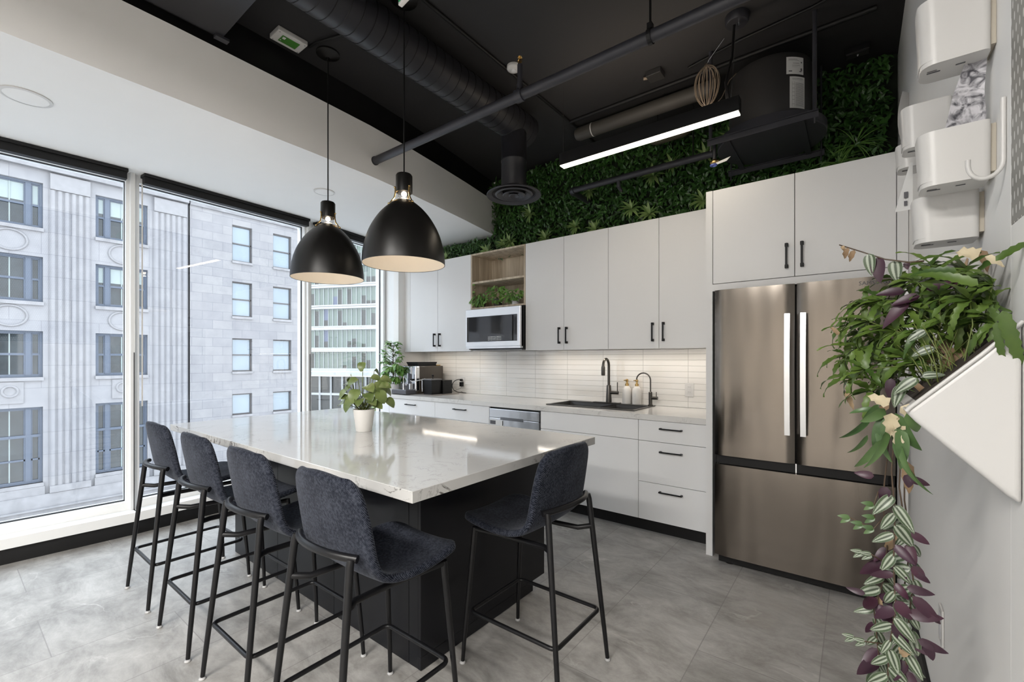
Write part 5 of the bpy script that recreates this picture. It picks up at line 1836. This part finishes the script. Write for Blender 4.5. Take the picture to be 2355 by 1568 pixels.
# outlet on the right wall near the floor
t = thing('wall_switch', 'white flush plate low on the right wall by the hanging vines', 'electrical outlet', (XR, 1.98, 0.48))
MB().box(XR - 0.007, XR - 0.0006, 2.02, 2.09, 0.40, 0.52, 0.002).build('cover_plate', M['whiteplastic'], t)
MB().box(XR - 0.009, XR - 0.0072, 2.035, 2.075, 0.42, 0.50, 0.001).build('socket', M['ceramicgrey'], t)

# --- the big wedge planter with the fern and the trailing vines
t = thing('fern_wall_planter', 'large white wedge-shaped wall planter overflowing with fern and vines, right edge', 'wall planter', (0.17, 1.25, 1.10))
def wedge(y, sc=1.0, dz=0.0):
    """profile in x,z at depth y"""
    pr = [(0.2295, 1.095), (0.212, 1.108), (0.150, 1.170), (0.092, 1.228), (0.080, 1.243), (0.079, 1.250), (0.083, 1.256), (0.125, 1.300), (0.180, 1.358), (0.2295, 1.415)]
    cx_, cz_ = 0.229, 1.25
    return [(cx_ + (p[0] - cx_) * sc, y, cz_ + (p[1] - cz_) * sc + dz) for p in pr]


near = wedge(1.150, 1.0)
far = wedge(1.420, 1.0)
m = MB()
m.loft([near, far])
o = m.build('pot', M['whiteplastic'], t, 'auto')
md = o.modifiers.new('round', 'BEVEL')
md.width = 0.010
md.segments = 4
md.limit_method = 'ANGLE'
md.angle_limit = math.radians(50)
rim = MB()
rim.tube([near[9], near[8], near[7], near[6], near[5]] + [(near[5][0], yy, near[5][2]) for yy in (1.2, 1.3, 1.42)], 0.0035, 10)
rim.build('rolled_rim', M['whiteplastic'], t, 'auto')
MB().hexa([(0.094, 1.168, 1.250), (0.226, 1.168, 1.390), (0.226, 1.408, 1.390), (0.094, 1.408, 1.250), (0.094, 1.168, 1.270), (0.226, 1.168, 1.414), (0.226, 1.408, 1.414), (0.094, 1.408, 1.270)]).build('soil', M['soil'], t)

rnd = random.Random(31)
stm, lf, dry, zeb, pur, strap, vst, crm, crm2 = MB(), MB(), MB(), MB(), MB(), MB(), MB(), MB(), MB()


def ray_pt(u, v, y):
    """world point seen at photo position (u, v), at depth plane y"""
    rx = -math.sin(YAW) + (u - 1177.5) / FPX * math.cos(YAW)
    ry = math.cos(YAW) + (u - 1177.5) / FPX * math.sin(YAW)
    k = y / ry
    return Vector((rx * k, y, H + (825 - v) / FPX * k))


# fern heads: position of the frond heart, then its leaflets
heads = [(1980, 770, 1.42), (2010, 820, 1.40), (2050, 870, 1.34), (1950, 820, 1.40), (2080, 650, 1.38), (2110, 650, 1.30), (2040, 770, 1.36), (2140, 760, 1.34), (2210, 740, 1.26), (1990, 700, 1.36), (1960, 745, 1.38), (2140, 610, 1.36), (2060, 720, 1.42), (2160, 680, 1.24), (2230, 690, 1.20), (2000, 740, 1.30), (1975, 800, 1.34), (2030, 690, 1.34), (2060, 760, 1.30), (2090, 700, 1.28), (2120, 760, 1.26), (2150, 640, 1.30), (2190, 650, 1.27), (2180, 720, 1.30),
         (2240, 640, 1.25), (2260, 700, 1.24), (2300, 690, 1.22), (2310, 740, 1.20), (2230, 760, 1.28), (2100, 830, 1.27), (2040, 830, 1.30), (1960, 870, 1.36), (2005, 900, 1.33),
         (2150, 700, 1.33), (2070, 800, 1.38), (2200, 690, 1.36), (2325, 650, 1.22), (2120, 720, 1.40), (1990, 850, 1.28), (2220, 620, 1.32), (2285, 640, 1.30)]
for (u, v, yy) in heads:
    hpt = ray_pt(u, v, yy)
    hpt.x = min(hpt.x, 0.205)
    root_ = Vector((rnd.uniform(0.12, 0.20), rnd.uniform(1.18, 1.38), 1.29))
    midp = root_ * 0.45 + hpt * 0.55 + Vector((0.01, 0, 0.03))
    stm.tube([root_, (root_ + midp) / 2 + Vector((0, 0, 0.012)), midp, hpt], [0.0013, 0.0012, 0.0011, 0.001], 5)
    nl = rnd.randint(7, 10)
    lean = -1.0 if u < 2120 else 0.0
    for j in range(nl):
        # leaflets fan out from the heart of the frond and arch down
        a = -0.5 * PI + (j - (nl - 1) / 2) * (2 * PI / nl) * 0.95 + rnd.uniform(-0.2, 0.2)
        d_ = Vector((math.cos(a) * 0.9 + lean * 0.45, rnd.uniform(-0.6, 0.4), math.sin(a) * 0.8 + 0.35))
        L = rnd.uniform(0.048, 0.095)
        if hpt.x + d_.normalized().x * L > 0.215:
            d_.x = -abs(d_.x) * 0.5
        lf.leaf(hpt, d_, Vector((0.1 * lean, -0.55, 1.0)), L, rnd.uniform(0.011, 0.017), rnd.uniform(0.8, 2.0), 0.3, 12, 0.5, 0.55, 0.20, 0.12)
# two long near leaflets hanging over the pot
for (u, v, yy, a, L, wd) in ((2305, 715, 1.12, -1.0, 0.125, 0.020), (2292, 740, 1.13, -1.5, 0.090, 0.012), (2250, 655, 1.15, 2.6, 0.10, 0.018), (2200, 625, 1.18, 2.9, 0.075, 0.018), (2290, 600, 1.14, 0.3, 0.09, 0.014)):
    p = ray_pt(u, v, yy)
    d_ = Vector((math.cos(a), 0.0, math.sin(a)))
    if p.x + d_.x * L > 0.224:
        d_.x = max(0, (0.224 - p.x) / L)
    lf.leaf(p, d_, Vector((-0.3, -0.9, 0.5)), L, wd, 0.9, 0.3, 15, 0.5, 0.55, 0.14)
# bundle of bare stems
for k in range(34):
    r0 = Vector((rnd.uniform(0.11, 0.215), rnd.uniform(1.165, 1.34), 1.27 + rnd.uniform(0, 0.05)))
    r1 = r0 + Vector((rnd.uniform(-0.05, 0.0), rnd.uniform(-0.01, 0.05), rnd.uniform(0.06, 0.13)))
    stm.tube([r0, (r0 + r1) / 2 + Vector((0.006, 0, 0.004)), r1], 0.0009, 5)
# dry fronds
for (u, v, yy, a, L, wd) in ((2150, 600, 1.42, -1.9, 0.10, 0.028), (2170, 590, 1.42, -1.5, 0.11, 0.03), (2120, 660, 1.40, 2.4, 0.07, 0.012), (2215, 585, 1.40, -1.7, 0.08, 0.02), (2255, 575, 1.36, -1.3, 0.05, 0.016),
                             (2190, 770, 1.30, -2.2, 0.08, 0.03), (2215, 800, 1.28, -2.0, 0.07, 0.04), (2235, 770, 1.29, -1.8, 0.06, 0.03), (1930, 770, 1.36, 2.2, 0.03, 0.01), (1945, 900, 1.36, -1.2, 0.05, 0.012),
                             (2085, 1060, 1.26, -1.5, 0.075, 0.022), (2060, 1230, 1.27, -2.0, 0.045, 0.02), (2000, 1375, 1.28, -1.6, 0.04, 0.018), (2020, 1370, 1.28, -1.6, 0.04, 0.016), (2085, 1480, 1.24, -1.8, 0.035, 0.02),
                             (2045, 930, 1.3, -2.4, 0.05, 0.014), (2100, 880, 1.25, -0.8, 0.05, 0.012)):
    p = ray_pt(u, v, yy)
    dry.leaf(p, Vector((math.cos(a), -0.2, math.sin(a))), Vector((0, -1, 0.3)), L, wd, 0.7, 0.6, 7, 0.6, 0.8, 0.1, 0.1)
for (u, v, yy, a, L, wd) in ((2250, 590, 1.22, 2.6, 0.035, 0.024), (2265, 590, 1.2, -0.6, 0.035, 0.014), (2050, 950, 1.2, -1.6, 0.05, 0.025), (2070, 935, 1.2, -0.6, 0.045, 0.026), (2045, 930, 1.2, 2.6, 0.04, 0.022), (2060, 990, 1.2, -1.4, 0.05, 0.016),
                             (2080, 960, 1.2, -2.0, 0.045, 0.02)):
    p = ray_pt(u, v, yy)
    (crm2 if u > 2200 else crm).leaf(p, Vector((math.cos(a), -0.2, math.sin(a))), Vector((0, -1, 0.3)), L, wd, 0.8, 0.6, 7, 0.6, 0.8, 0.2, 0.2)
# twig reaching out on the left, with hanging zebrina leaves
twig = [ray_pt(2125, 600, 1.30), ray_pt(2090, 603, 1.31), ray_pt(2035, 596, 1.32), ray_pt(1985, 580, 1.33), ray_pt(1930, 563, 1.34)]
vst.tube(twig, [0.0018, 0.0017, 0.0016, 0.0014, 0.0012], 6)
for (u, v, L, wd, mm) in ((1999, 583, 0.052, 0.024, zeb), (2018, 592, 0.060, 0.028, pur), (2058, 598, 0.052, 0.027, zeb), (2085, 602, 0.018, 0.012, pur)):
    mm.leaf(ray_pt(u, v, 1.325), Vector((0.05, -0.1, -1)), Vector((-0.3, -1, 0)), L, wd, 0.25, 0.3, 9, 0.62, 0.75)
for (u, v, a, L, wd) in ((1950, 570, -1.9, 0.028, 0.012), (1965, 575, -2.0, 0.03, 0.012), (1935, 566, -1.0, 0.016, 0.008)):
    dry.leaf(ray_pt(u, v, 1.335), Vector((math.cos(a), -0.2, math.sin(a))), Vector((0, -1, 0.3)), L, wd, 1.2, 0.8, 6, 0.6, 0.8, 0.1, 0.2)
for (u, v, yy, a, L, wd, mm) in ((2080, 670, 1.30, 3.1, 0.050, 0.021, pur), (2090, 690, 1.28, -2.3, 0.075, 0.024, pur), (2130, 665, 1.26, 0.2, 0.05, 0.022, pur), (2150, 665, 1.26, 0.35, 0.045, 0.02, pur), (2115, 680, 1.27, -2.9, 0.05, 0.02, pur),
                                 (2110, 870, 1.19, -2.5, 0.05, 0.022, zeb), (2075, 885, 1.20, -1.9, 0.05, 0.022, zeb), (2120, 865, 1.19, 0.2, 0.035, 0.016, zeb), (2050, 870, 1.24, -1.7, 0.045, 0.018, pur), (2130, 760, 1.25, -2.6, 0.04, 0.02, zeb),
                                 (2150, 800, 1.25, -2.8, 0.04, 0.02, zeb)):
    p = ray_pt(u, v, yy)
    mm.leaf(p, Vector((math.cos(a), -0.15, math.sin(a))), Vector((-0.2, -1, 0.4)), L, wd, 0.5, 0.3, 9, 0.6, 0.75)
# broad dark strap leaves under the lip
for (u, v, yy, a, L, wd) in ((2060, 950, 1.20, -1.1, 0.08, 0.034), (2045, 960, 1.22, -2.0, 0.085, 0.026), (2030, 960, 1.24, -2.1, 0.08, 0.022), (2010, 940, 1.26, 3.0, 0.045, 0.014), (2070, 985, 1.20, -1.3, 0.085, 0.028), (2040, 990, 1.22, -1.7, 0.11, 0.020),
                             (2020, 985, 1.24, -1.8, 0.11, 0.018), (2000, 960, 1.26, -1.9, 0.10, 0.018), (2055, 1010, 1.21, -1.6, 0.12, 0.018), (2070, 1020, 1.20, -1.5, 0.10, 0.016), (2030, 1010, 1.23, -1.75, 0.10, 0.02), (2085, 950, 1.18, -1.0, 0.06, 0.03),
                             (2020, 930, 1.25, -2.5, 0.06, 0.016), (1995, 1000, 1.27, -1.8, 0.08, 0.014), (2050, 960, 1.25, -1.4, 0.10, 0.03), (2035, 940, 1.23, -2.3, 0.07, 0.026)):
    p = ray_pt(u, v, yy)
    strap.leaf(p, Vector((math.cos(a) * 0.8, -0.15, math.sin(a))) + Vector((rnd.uniform(-0.35, 0.35), rnd.uniform(-0.3, 0.2), rnd.uniform(-0.2, 0.3))), Vector((rnd.uniform(-1.2, 1.0), -1, 0.3)), L * rnd.uniform(0.7, 1.1), wd * 0.85, 0.9, 0.3, 9, 0.6, 0.7)
# hanging vines
vines = [[(2060, 960), (2050, 1080), (2058, 1180), (2055, 1300), (2060, 1400), (2045, 1490), (2040, 1590)],
         [(2075, 980), (2068, 1120), (2085, 1230), (2100, 1330), (2090, 1430), (2085, 1500), (2080, 1600)],
         [(2045, 1000), (2030, 1150), (2040, 1260), (2030, 1340), (2010, 1400), (2018, 1480), (2025, 1540)],
         [(2080, 1000), (2080, 1150), (2095, 1250), (2075, 1380), (2080, 1480), (2095, 1600)]]
for vi, vn in enumerate(vines):
    yy = 1.235 + 0.018 * vi
    pts = [ray_pt(u, v, yy) for u, v in vn]
    # densify
    dense = []
    for a_, b_ in zip(pts, pts[1:]):
        for k in range(5):
            dense.append(a_.lerp(b_, k / 5))
    dense.append(pts[-1])
    MB().tube(dense, 0.0015, 6).build('vine_stem', M['browstem'], t, True)
    side_ = 1
    start = 8 if vi != 2 else 10
    for k in range(start, len(dense), 1 if vi != 3 else 2):
        p = dense[k]
        side_ = -side_
        r_ = rnd.random()
        d_ = Vector((side_ * rnd.uniform(0.35, 1.0), rnd.uniform(-0.6, 0.1), rnd.uniform(-1.7, -0.2)))
        L = rnd.uniform(0.036, 0.062)
        if p.x + d_.normalized().x * L > 0.215:
            d_.x = -abs(d_.x)
        upv = Vector((0.0, -1, 0.45)) if r_ < 0.68 else Vector((0, 1, -0.3))
        mm = zeb if r_ < 0.80 else pur
        mm.leaf(p, d_, upv, L, L * rnd.uniform(0.34, 0.44), rnd.uniform(0.3, 0.9), 0.35, 9, 0.62, 0.75)
# purple leaves on the right side of the vines
for (u, v, a, L, wd) in ((2090, 1100, -0.2, 0.035, 0.016), (2090, 1090, -1.6, 0.030, 0.018), (2010, 1095, 3.0, 0.035, 0.017), (2040, 1120, -1.9, 0.035, 0.020), (2095, 1225, -0.5, 0.035, 0.016), (2105, 1315, -0.6, 0.030, 0.013),
                         (2085, 1350, 0.0, 0.045, 0.018), (2100, 1370, -0.8, 0.065, 0.024), (2090, 1410, 0.2, 0.055, 0.024), (2060, 1430, -1.2, 0.05, 0.026), (2110, 1470, -0.2, 0.05, 0.018), (2130, 1475, -1.3, 0.04, 0.018),
                         (1990, 1365, 3.0, 0.035, 0.013), (2060, 1380, -0.9, 0.045, 0.024), (2100, 1300, -1.0, 0.035, 0.02)):
    pur.leaf(ray_pt(u, v, 1.235), Vector((math.cos(a), -0.2, math.sin(a))), Vector((-0.1, -1, 0.3)), L, wd, 0.6, 0.35, 8, 0.62, 0.75)
# side shoots on the left
for (pts_, mm) in (([(2040, 1180), (2010, 1215), (1985, 1205), (1955, 1190)], strap), ([(2030, 1480), (1990, 1475), (1965, 1465)], zeb), ([(2030, 1290), (2005, 1275), (1985, 1270)], zeb), ([(2020, 1130), (2010, 1160), (2012, 1190)], strap)):
    pp = [ray_pt(u, v, 1.26) for u, v in pts_]
    vst.tube(pp, 0.0012, 5)
    for k, p in enumerate(pp[1:]):
        for s2 in (-1, 1):
            mm.leaf(p, Vector((-0.7 * 1, -0.3, 0.3 * s2 - 0.2)), Vector((0, -1, 0.4)), 0.024, 0.011, 0.5, 0.3, 7, 0.62, 0.75)
for nm, mm, mt in (('fern_stems', stm, 'stem'), ('fern_fronds', lf, 'leaffern'), ('dry_leaves', dry, 'dry'), ('striped_leaves', zeb, 'zebra'), ('purple_leaves', pur, 'purple'), ('strap_leaves', strap, 'leafolive'),
                   ('vine_stems', vst, 'browstem'), ('withered_flower', crm, 'cream'), ('withered_flower', crm2, 'cream')):
    mm.build(nm, M[mt], t, True, normals=False)

# ================================================================== outside: limestone building across the street
FX = -30.0
B = thing('limestone_building', 'pale limestone office building with fluted pilasters across the street', 'building', (FX, 5, -14))
YA, YB = -75.0, 15.6
ZA, ZB_ = -14.0, 14.2
# window openings (y0, y1, z0, z1)
rows = [(7.415, 9.537), (3.99, 6.09), (0.50, 2.63), (-4.40, -0.88)]
rows_small = [(7.33, 9.52), (3.95, 6.07), (0.575, 2.60), (-2.085, -0.80), (-6.5, -4.2)]
bays = []
period = 3.880
for k in range(-19, 2):
    bays.append((0.99 + period * k, 3.056 + period * k))
# (bay 0 = .99..3.056 and bay 1 = 4.87..6.94)
big = [(y0, y1, z0, z1) for (y0, y1) in bays for (z0, z1) in rows]
small = [(y0, y1, z0, z1) for (y0, y1) in ((11.012, 12.146), (13.411, 14.595)) for (z0, z1) in rows_small]


def holed_wall(m, x, y0, y1, z0, z1, holes, depth):
    ys = sorted({y0, y1} | {h[0] for h in holes} | {h[1] for h in holes})
    zs = sorted({z0, z1} | {h[2] for h in holes} | {h[3] for h in holes})
    ys = [v for v in ys if y0 <= v <= y1]
    zs = [v for v in zs if z0 <= v <= z1]
    for a, b_ in zip(ys, ys[1:]):
        for c_, d_ in zip(zs, zs[1:]):
            yc, zc_ = (a + b_) / 2, (c_ + d_) / 2
            if any(h[0] < yc < h[1] and h[2] < zc_ < h[3] for h in holes):
                continue
            m.quad((x, a, c_), (x, b_, c_), (x, b_, d_), (x, a, d_))
    for h in holes:
        p = [(h[0], h[2]), (h[1], h[2]), (h[1], h[3]), (h[0], h[3])]
        for i in range(4):
            a, b_ = p[i], p[(i + 1) % 4]
            m.quad((x, a[0], a[1]), (x, b_[0], b_[1]), (x - depth, b_[0], b_[1]), (x - depth, a[0], a[1]))


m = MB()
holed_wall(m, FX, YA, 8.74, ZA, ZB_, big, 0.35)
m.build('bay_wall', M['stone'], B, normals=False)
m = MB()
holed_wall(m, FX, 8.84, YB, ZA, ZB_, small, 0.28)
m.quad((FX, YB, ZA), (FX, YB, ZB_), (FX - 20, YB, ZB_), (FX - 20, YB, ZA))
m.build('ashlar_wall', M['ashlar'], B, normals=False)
MB().box(FX - 20, FX - 0.4, YA, YB - 0.01, ZA, ZB_ - 0.02).build('core', M['black'], B)
MB().box(FX - 0.4, FX - 0.12, 8.74, 8.84, ZA, ZB_).build('joint_recess', plain('dark_joint', (0.05, 0.05, 0.055), 0.9), B)
# cornice
MB().box(FX - 0.01, FX + 0.28, YA, 8.74, 10.13, 10.62).box(FX - 0.01, FX + 0.40, YA, YB, 10.66, 10.85).box(FX - 0.01, FX + 0.10, 8.84, YB, 10.13, 10.62).build('cornice', M['stonedirty'], B)
MB().box(FX, FX + 0.16, YA, 8.74, -5.55, -4.95).box(FX, FX + 0.30, YA, YB, -5.62, -5.55).box(FX, FX + 0.05, YA, YB, -6.6, -5.62).build('belt_course', M['stonedirty'], B)
# pilasters with flutes
for k in range(-9, 2):
    y0, y1 = 3.254 + period * k + (0.03 * 0), 4.68 + period * k
    if k == 1:
        y0, y1 = 7.162, 8.70
    m = MB()
    m.box(FX + 0.0, FX + 0.05, y0, y1, -4.9, 10.10)
    nf = 6
    wdt = (y1 - y0) / nf
    for j in range(nf):
        a0, a1 = y0 + j * wdt + 0.012, y0 + (j + 1) * wdt - 0.012
        rings = []
        for q_ in range(7):
            s = q_ / 6
            rings.append((FX + 0.05 + 0.085 * math.sin(PI * s) ** 0.7, a0 + (a1 - a0) * s))
        m.loft([[(p[0], p[1], -4.62) for p in rings], [(p[0], p[1], 9.30) for p in rings]], caps=True, closed=True)
    pm = m.build('pilaster', M['stone'], B)
    MB().box(FX + 0.02, FX + 0.17, y0 + 0.02, y1 - 0.02, 9.32, 10.05).build('carved_capital', M['stonecarve'], pm)
    MB().box(FX + 0.02, FX + 0.20, y0, y1, -4.93, -4.62).build('pilaster_base', M['stonedirty'], pm)


def sash(m, x, y0, y1, z0, z1, w, d=0.06):
    m.box(x, x + d, y0, y1, z0, z0 + w)
    m.box(x, x + d, y0, y1, z1 - w, z1)
    m.box(x, x + d, y0, y0 + w, z0 + w, z1 - w)
    m.box(x, x + d, y1 - w, y1, z0 + w, z1 - w)


rnd = random.Random(3)
for (y0, y1) in bays:
    if y1 < -8:
        continue
    for (z0, z1) in rows:
        tall = z1 - z0 > 3
        m = MB()
        xf = FX - 0.28
        sash(m, xf, y0, y1, z0, z1, 0.09, 0.12)
        s1, s2 = y0 + 0.46, y1 - 0.46
        m.box(xf, xf + 0.13, s1 - 0.09, s1 + 0.09, z0 + 0.09, z1 - 0.09)
        m.box(xf, xf + 0.13, s2 - 0.09, s2 + 0.09, z0 + 0.09, z1 - 0.09)
        zm = z0 + (z1 - z0) * (0.50 if not tall else 0.62)
        for (a, b_) in ((y0 + 0.09, s1 - 0.09), (s1 + 0.09, s2 - 0.09), (s2 + 0.09, y1 - 0.09)):
            sash(m, xf, a, b_, z0 + 0.09, zm, 0.05, 0.10)
            sash(m, xf, a, b_, zm, z1 - 0.09, 0.05, 0.07)
            if tall:
                zq = z0 + (zm - z0) * 0.5
                m.box(xf, xf + 0.1, a, b_, zq - 0.04, zq + 0.04)
        if tall:
            m.box(xf, xf + 0.14, y0, y1, zm - 0.06, zm + 0.06)
        wf = m.build('window_frame', M['bluewood'], B)
        # white central muntin
        MB().box(xf + 0.02, xf + 0.06, (y0 + y1) / 2 - 0.02, (y0 + y1) / 2 + 0.02, z0 + 0.14, z1 - 0.1).build('muntin', M['fblind'], wf)
        MB().box(xf + 0.005, xf + 0.02, y0 + 0.05, y1 - 0.05, z0 + 0.05, z1 - 0.05).build('pane', M['fglass'], wf)
        if z0 > 7 or rnd.random() < 0.45:
            hh = rnd.uniform(0.35, 0.55)
            bl = MB()
            bl.box(xf + 0.021, xf + 0.03, s1 + 0.12, s2 - 0.12, z1 - 0.12 - (z1 - z0) * hh, z1 - 0.12)
            bl.box(xf + 0.021, xf + 0.03, y0 + 0.13, s1 - 0.13, z1 - 0.12 - (z1 - z0) * rnd.uniform(0.15, 0.4), z1 - 0.12)
            bl.box(xf + 0.021, xf + 0.03, s2 + 0.13, y1 - 0.13, z1 - 0.12 - (z1 - z0) * rnd.uniform(0.15, 0.5), z1 - 0.12)
            bl.build('drawn_blind', M['fblind'], wf)
        MB().box(FX - 0.30, FX + 0.10, y0 - 0.02, y1 + 0.02, z0 - 0.16, z0).build('sill', M['stonedirty'], wf)
    # medallion rings between the rows
    for zc_ in (6.72, 3.30):
        pts = arc(((y0 + y1) / 2, zc_), 0.46, 0, 2 * PI, 28, 'yz', FX + 0.02)[:-1]
        MB().tube([(p[0], (p[1] - (y0 + y1) / 2) * 1.15 + (y0 + y1) / 2, p[2]) for p in pts], 0.05, 8, closed=True).build('medallion', M['stonecarve'], B, True)
    zc_ = -0.12
    MB().box(FX, FX + 0.05, (y0 + y1) / 2 - 0.42, (y0 + y1) / 2 + 0.42, zc_ - 0.55, zc_ + 0.42).tube(arc(((y0 + y1) / 2, zc_), 0.24, 0, 2 * PI, 20, 'yz', FX + 0.06)[:-1], 0.05, 8, closed=True).build('carved_panel', M['stonecarve'], B)
    MB().box(FX, FX + 0.10, y0 - 0.05, y1 + 0.05, -4.95, -4.57).build('carved_band', M['stonecarve'], B)
for (y0, y1, z0, z1) in small:
    m = MB()
    xf = FX - 0.24
    sash(m, xf, y0, y1, z0, z1, 0.07, 0.10)
    zm = (z0 + z1) / 2
    if z1 - z0 > 1.5:
        m.box(xf, xf + 0.10, y0, y1, zm - 0.035, zm + 0.035)
    wf = m.build('window_frame', M['brownwood'], B)
    MB().box(xf + 0.005, xf + 0.03, y0 + 0.05, y1 - 0.05, z0 + 0.05, z1 - 0.05).build('pane', M['fsky'], wf)
    MB().box(FX - 0.30, FX + 0.08, y0 - 0.02, y1 + 0.02, z0 - 0.14, z0).build('sill', M['stonedirty'], wf)

# glass tower beyond
T_ = thing('glass_tower', 'modern glass tower with white floor bands seen through the narrow window', 'building', (-72, 50, -14))
A = Vector((-86.0, 41.25, 0))        # far left end
C = Vector((-66.0, 49.9, 0))         # right corner
D_ = Vector((-69.5, 56.0, 0))        # turns away
dv = (C - A).normalized()
nv = Vector((dv.y, -dv.x, 0))        # towards the viewer
if nv.dot(-C) < 0:
    nv = -nv
dv2 = (D_ - C).normalized()
nv2 = Vector((dv2.y, -dv2.x, 0))
if nv2.dot(Vector((1, 0, 0))) < 0:
    nv2 = -nv2
L1 = (C - A).length
L2 = (D_ - C).length


def slab(m, p, d, L, n, z0, z1, out):
    a = p
    b_ = p + d * L
    q = [a + n * out, b_ + n * out, b_ - n * 0.4, a - n * 0.4]
    m.hexa([(v.x, v.y, z0) for v in q] + [(v.x, v.y, z1) for v in q])


bands = [-1.0, 3.15, 7.14, 11.05, 14.95, 18.85, 22.75, 26.65, 30.5]
rnd = random.Random(17)
for bi, zb_ in enumerate(bands):
    m = MB()
    hb = 0.8 if bi == 0 else 0.42
    slab(m, A, dv, L1 + 0.3, nv, zb_ - hb, zb_ - 0.08, 0.55)
    slab(m, A, dv, L1 + 0.3, nv, zb_ + 0.02, zb_ + hb * 0.75, 0.35)
    slab(m, C, dv2, L2, nv2, zb_ - hb, zb_ - 0.08, 0.55)
    slab(m, C, dv2, L2, nv2, zb_ + 0.02, zb_ + hb * 0.75, 0.35)
    m.build('floor_band', M['towerband'], T_)
    if bi + 1 < len(bands):
        z0, z1 = zb_ + hb * 0.7, bands[bi + 1] - 0.45
        g_, dk, blu, mu = MB(), MB(), MB(), MB()
        np_ = 22
        for (p, d, L, n, cnt) in ((A, dv, L1, nv, np_), (C, dv2, L2, nv2, 7)):
            for j in range(cnt):
                a = p + d * (L * j / cnt)
                b_ = p + d * (L * (j + 1) / cnt)
                split = z0
                r_ = rnd.random()
                if r_ < 0.50:
                    split = z0 + (z1 - z0) * rnd.choice((0.2, 0.35, 0.5, 0.7, 0.9))
                    (dk if r_ < 0.47 else blu).quad((a.x, a.y, z0), (b_.x, b_.y, z0), (b_.x, b_.y, split), (a.x, a.y, split))
                if split < z1:
                    (g_ if rnd.random() < 0.985 else blu).quad((a.x, a.y, split), (b_.x, b_.y, split), (b_.x, b_.y, z1), (a.x, a.y, z1))
                e_ = a + n * 0.12
                mu.hexa([(v.x, v.y, z0) for v in (a - d * 0.05, a + d * 0.05, a + d * 0.05 + n * 0.12, a - d * 0.05 + n * 0.12)] +
                        [(v.x, v.y, z1) for v in (a - d * 0.05, a + d * 0.05, a + d * 0.05 + n * 0.12, a - d * 0.05 + n * 0.12)])
        g_.build('glazing', M['towerglass'], T_, normals=False)
        dk.build('open_panes', M['towerdark'], T_, normals=False) if len(dk.bm.faces) else None
        blu.build('blue_panes', M['towerblue'], T_, normals=False) if len(blu.bm.faces) else None
        mu.build('mullions', M['towermull'], T_)
# lobby storeys
m = MB()
m.quad((A.x, A.y, -14), (C.x, C.y, -14), (C.x, C.y, -1.9), (A.x, A.y, -1.9))
m.quad((C.x, C.y, -14), (D_.x, D_.y, -14), (D_.x, D_.y, -1.9), (C.x, C.y, -1.9))
m.build('lobby_glazing', M['towerdark'], T_, normals=False)
m = MB()
for j in range(10):
    a = A + dv * (L1 * j / 9)
    m.box(a.x - 0.09, a.x + 0.09, a.y - 0.4, a.y - 0.1, -14, -1.9)
for zz in (-5.4, -9.5):
    slab(m, A, dv, L1, nv, zz, zz + 0.4, 0.3)
m.build('lobby_frame', M['towerband'], T_)

struct(MB().box(-140, -7, -70, 120, -14.2, -14.0).build('ground_street', M['concrete']))
# street tree
t = thing('street_tree', 'yellow-green tree top outside below the narrow window', 'tree', (-27, 19.5, -14))
dT = 38.0
rT = (893 - 1177.5) / FPX * dT
cT = CF * dT + CR * rT
tz = H - (930 - 825) / FPX * dT
MB().tube([(cT.x, cT.y, -14), (cT.x, cT.y, tz - 1.0)], [0.22, 0.12], 10).build('trunk', M['bark'], t)
m = MB()
rnd = random.Random(77)
for k in range(1500):
    v = Vector((rnd.gauss(0, 1), rnd.gauss(0, 1), rnd.gauss(0, 1))).normalized() * (rnd.uniform(0.4, 1) ** 0.5)
    p = Vector((cT.x, cT.y, tz - 1.2)) + Vector((v.x * 1.7, v.y * 1.7, v.z * 2.0))
    m.leaf(p, (rnd.uniform(-1, 1), rnd.uniform(-1, 1), rnd.uniform(-1, 0.4)), (0, 0, 1), 0.28, 0.16, 0.6, 0.2, 3, 0.7)
m.build('crown', M['treecrown'], t, normals=False)
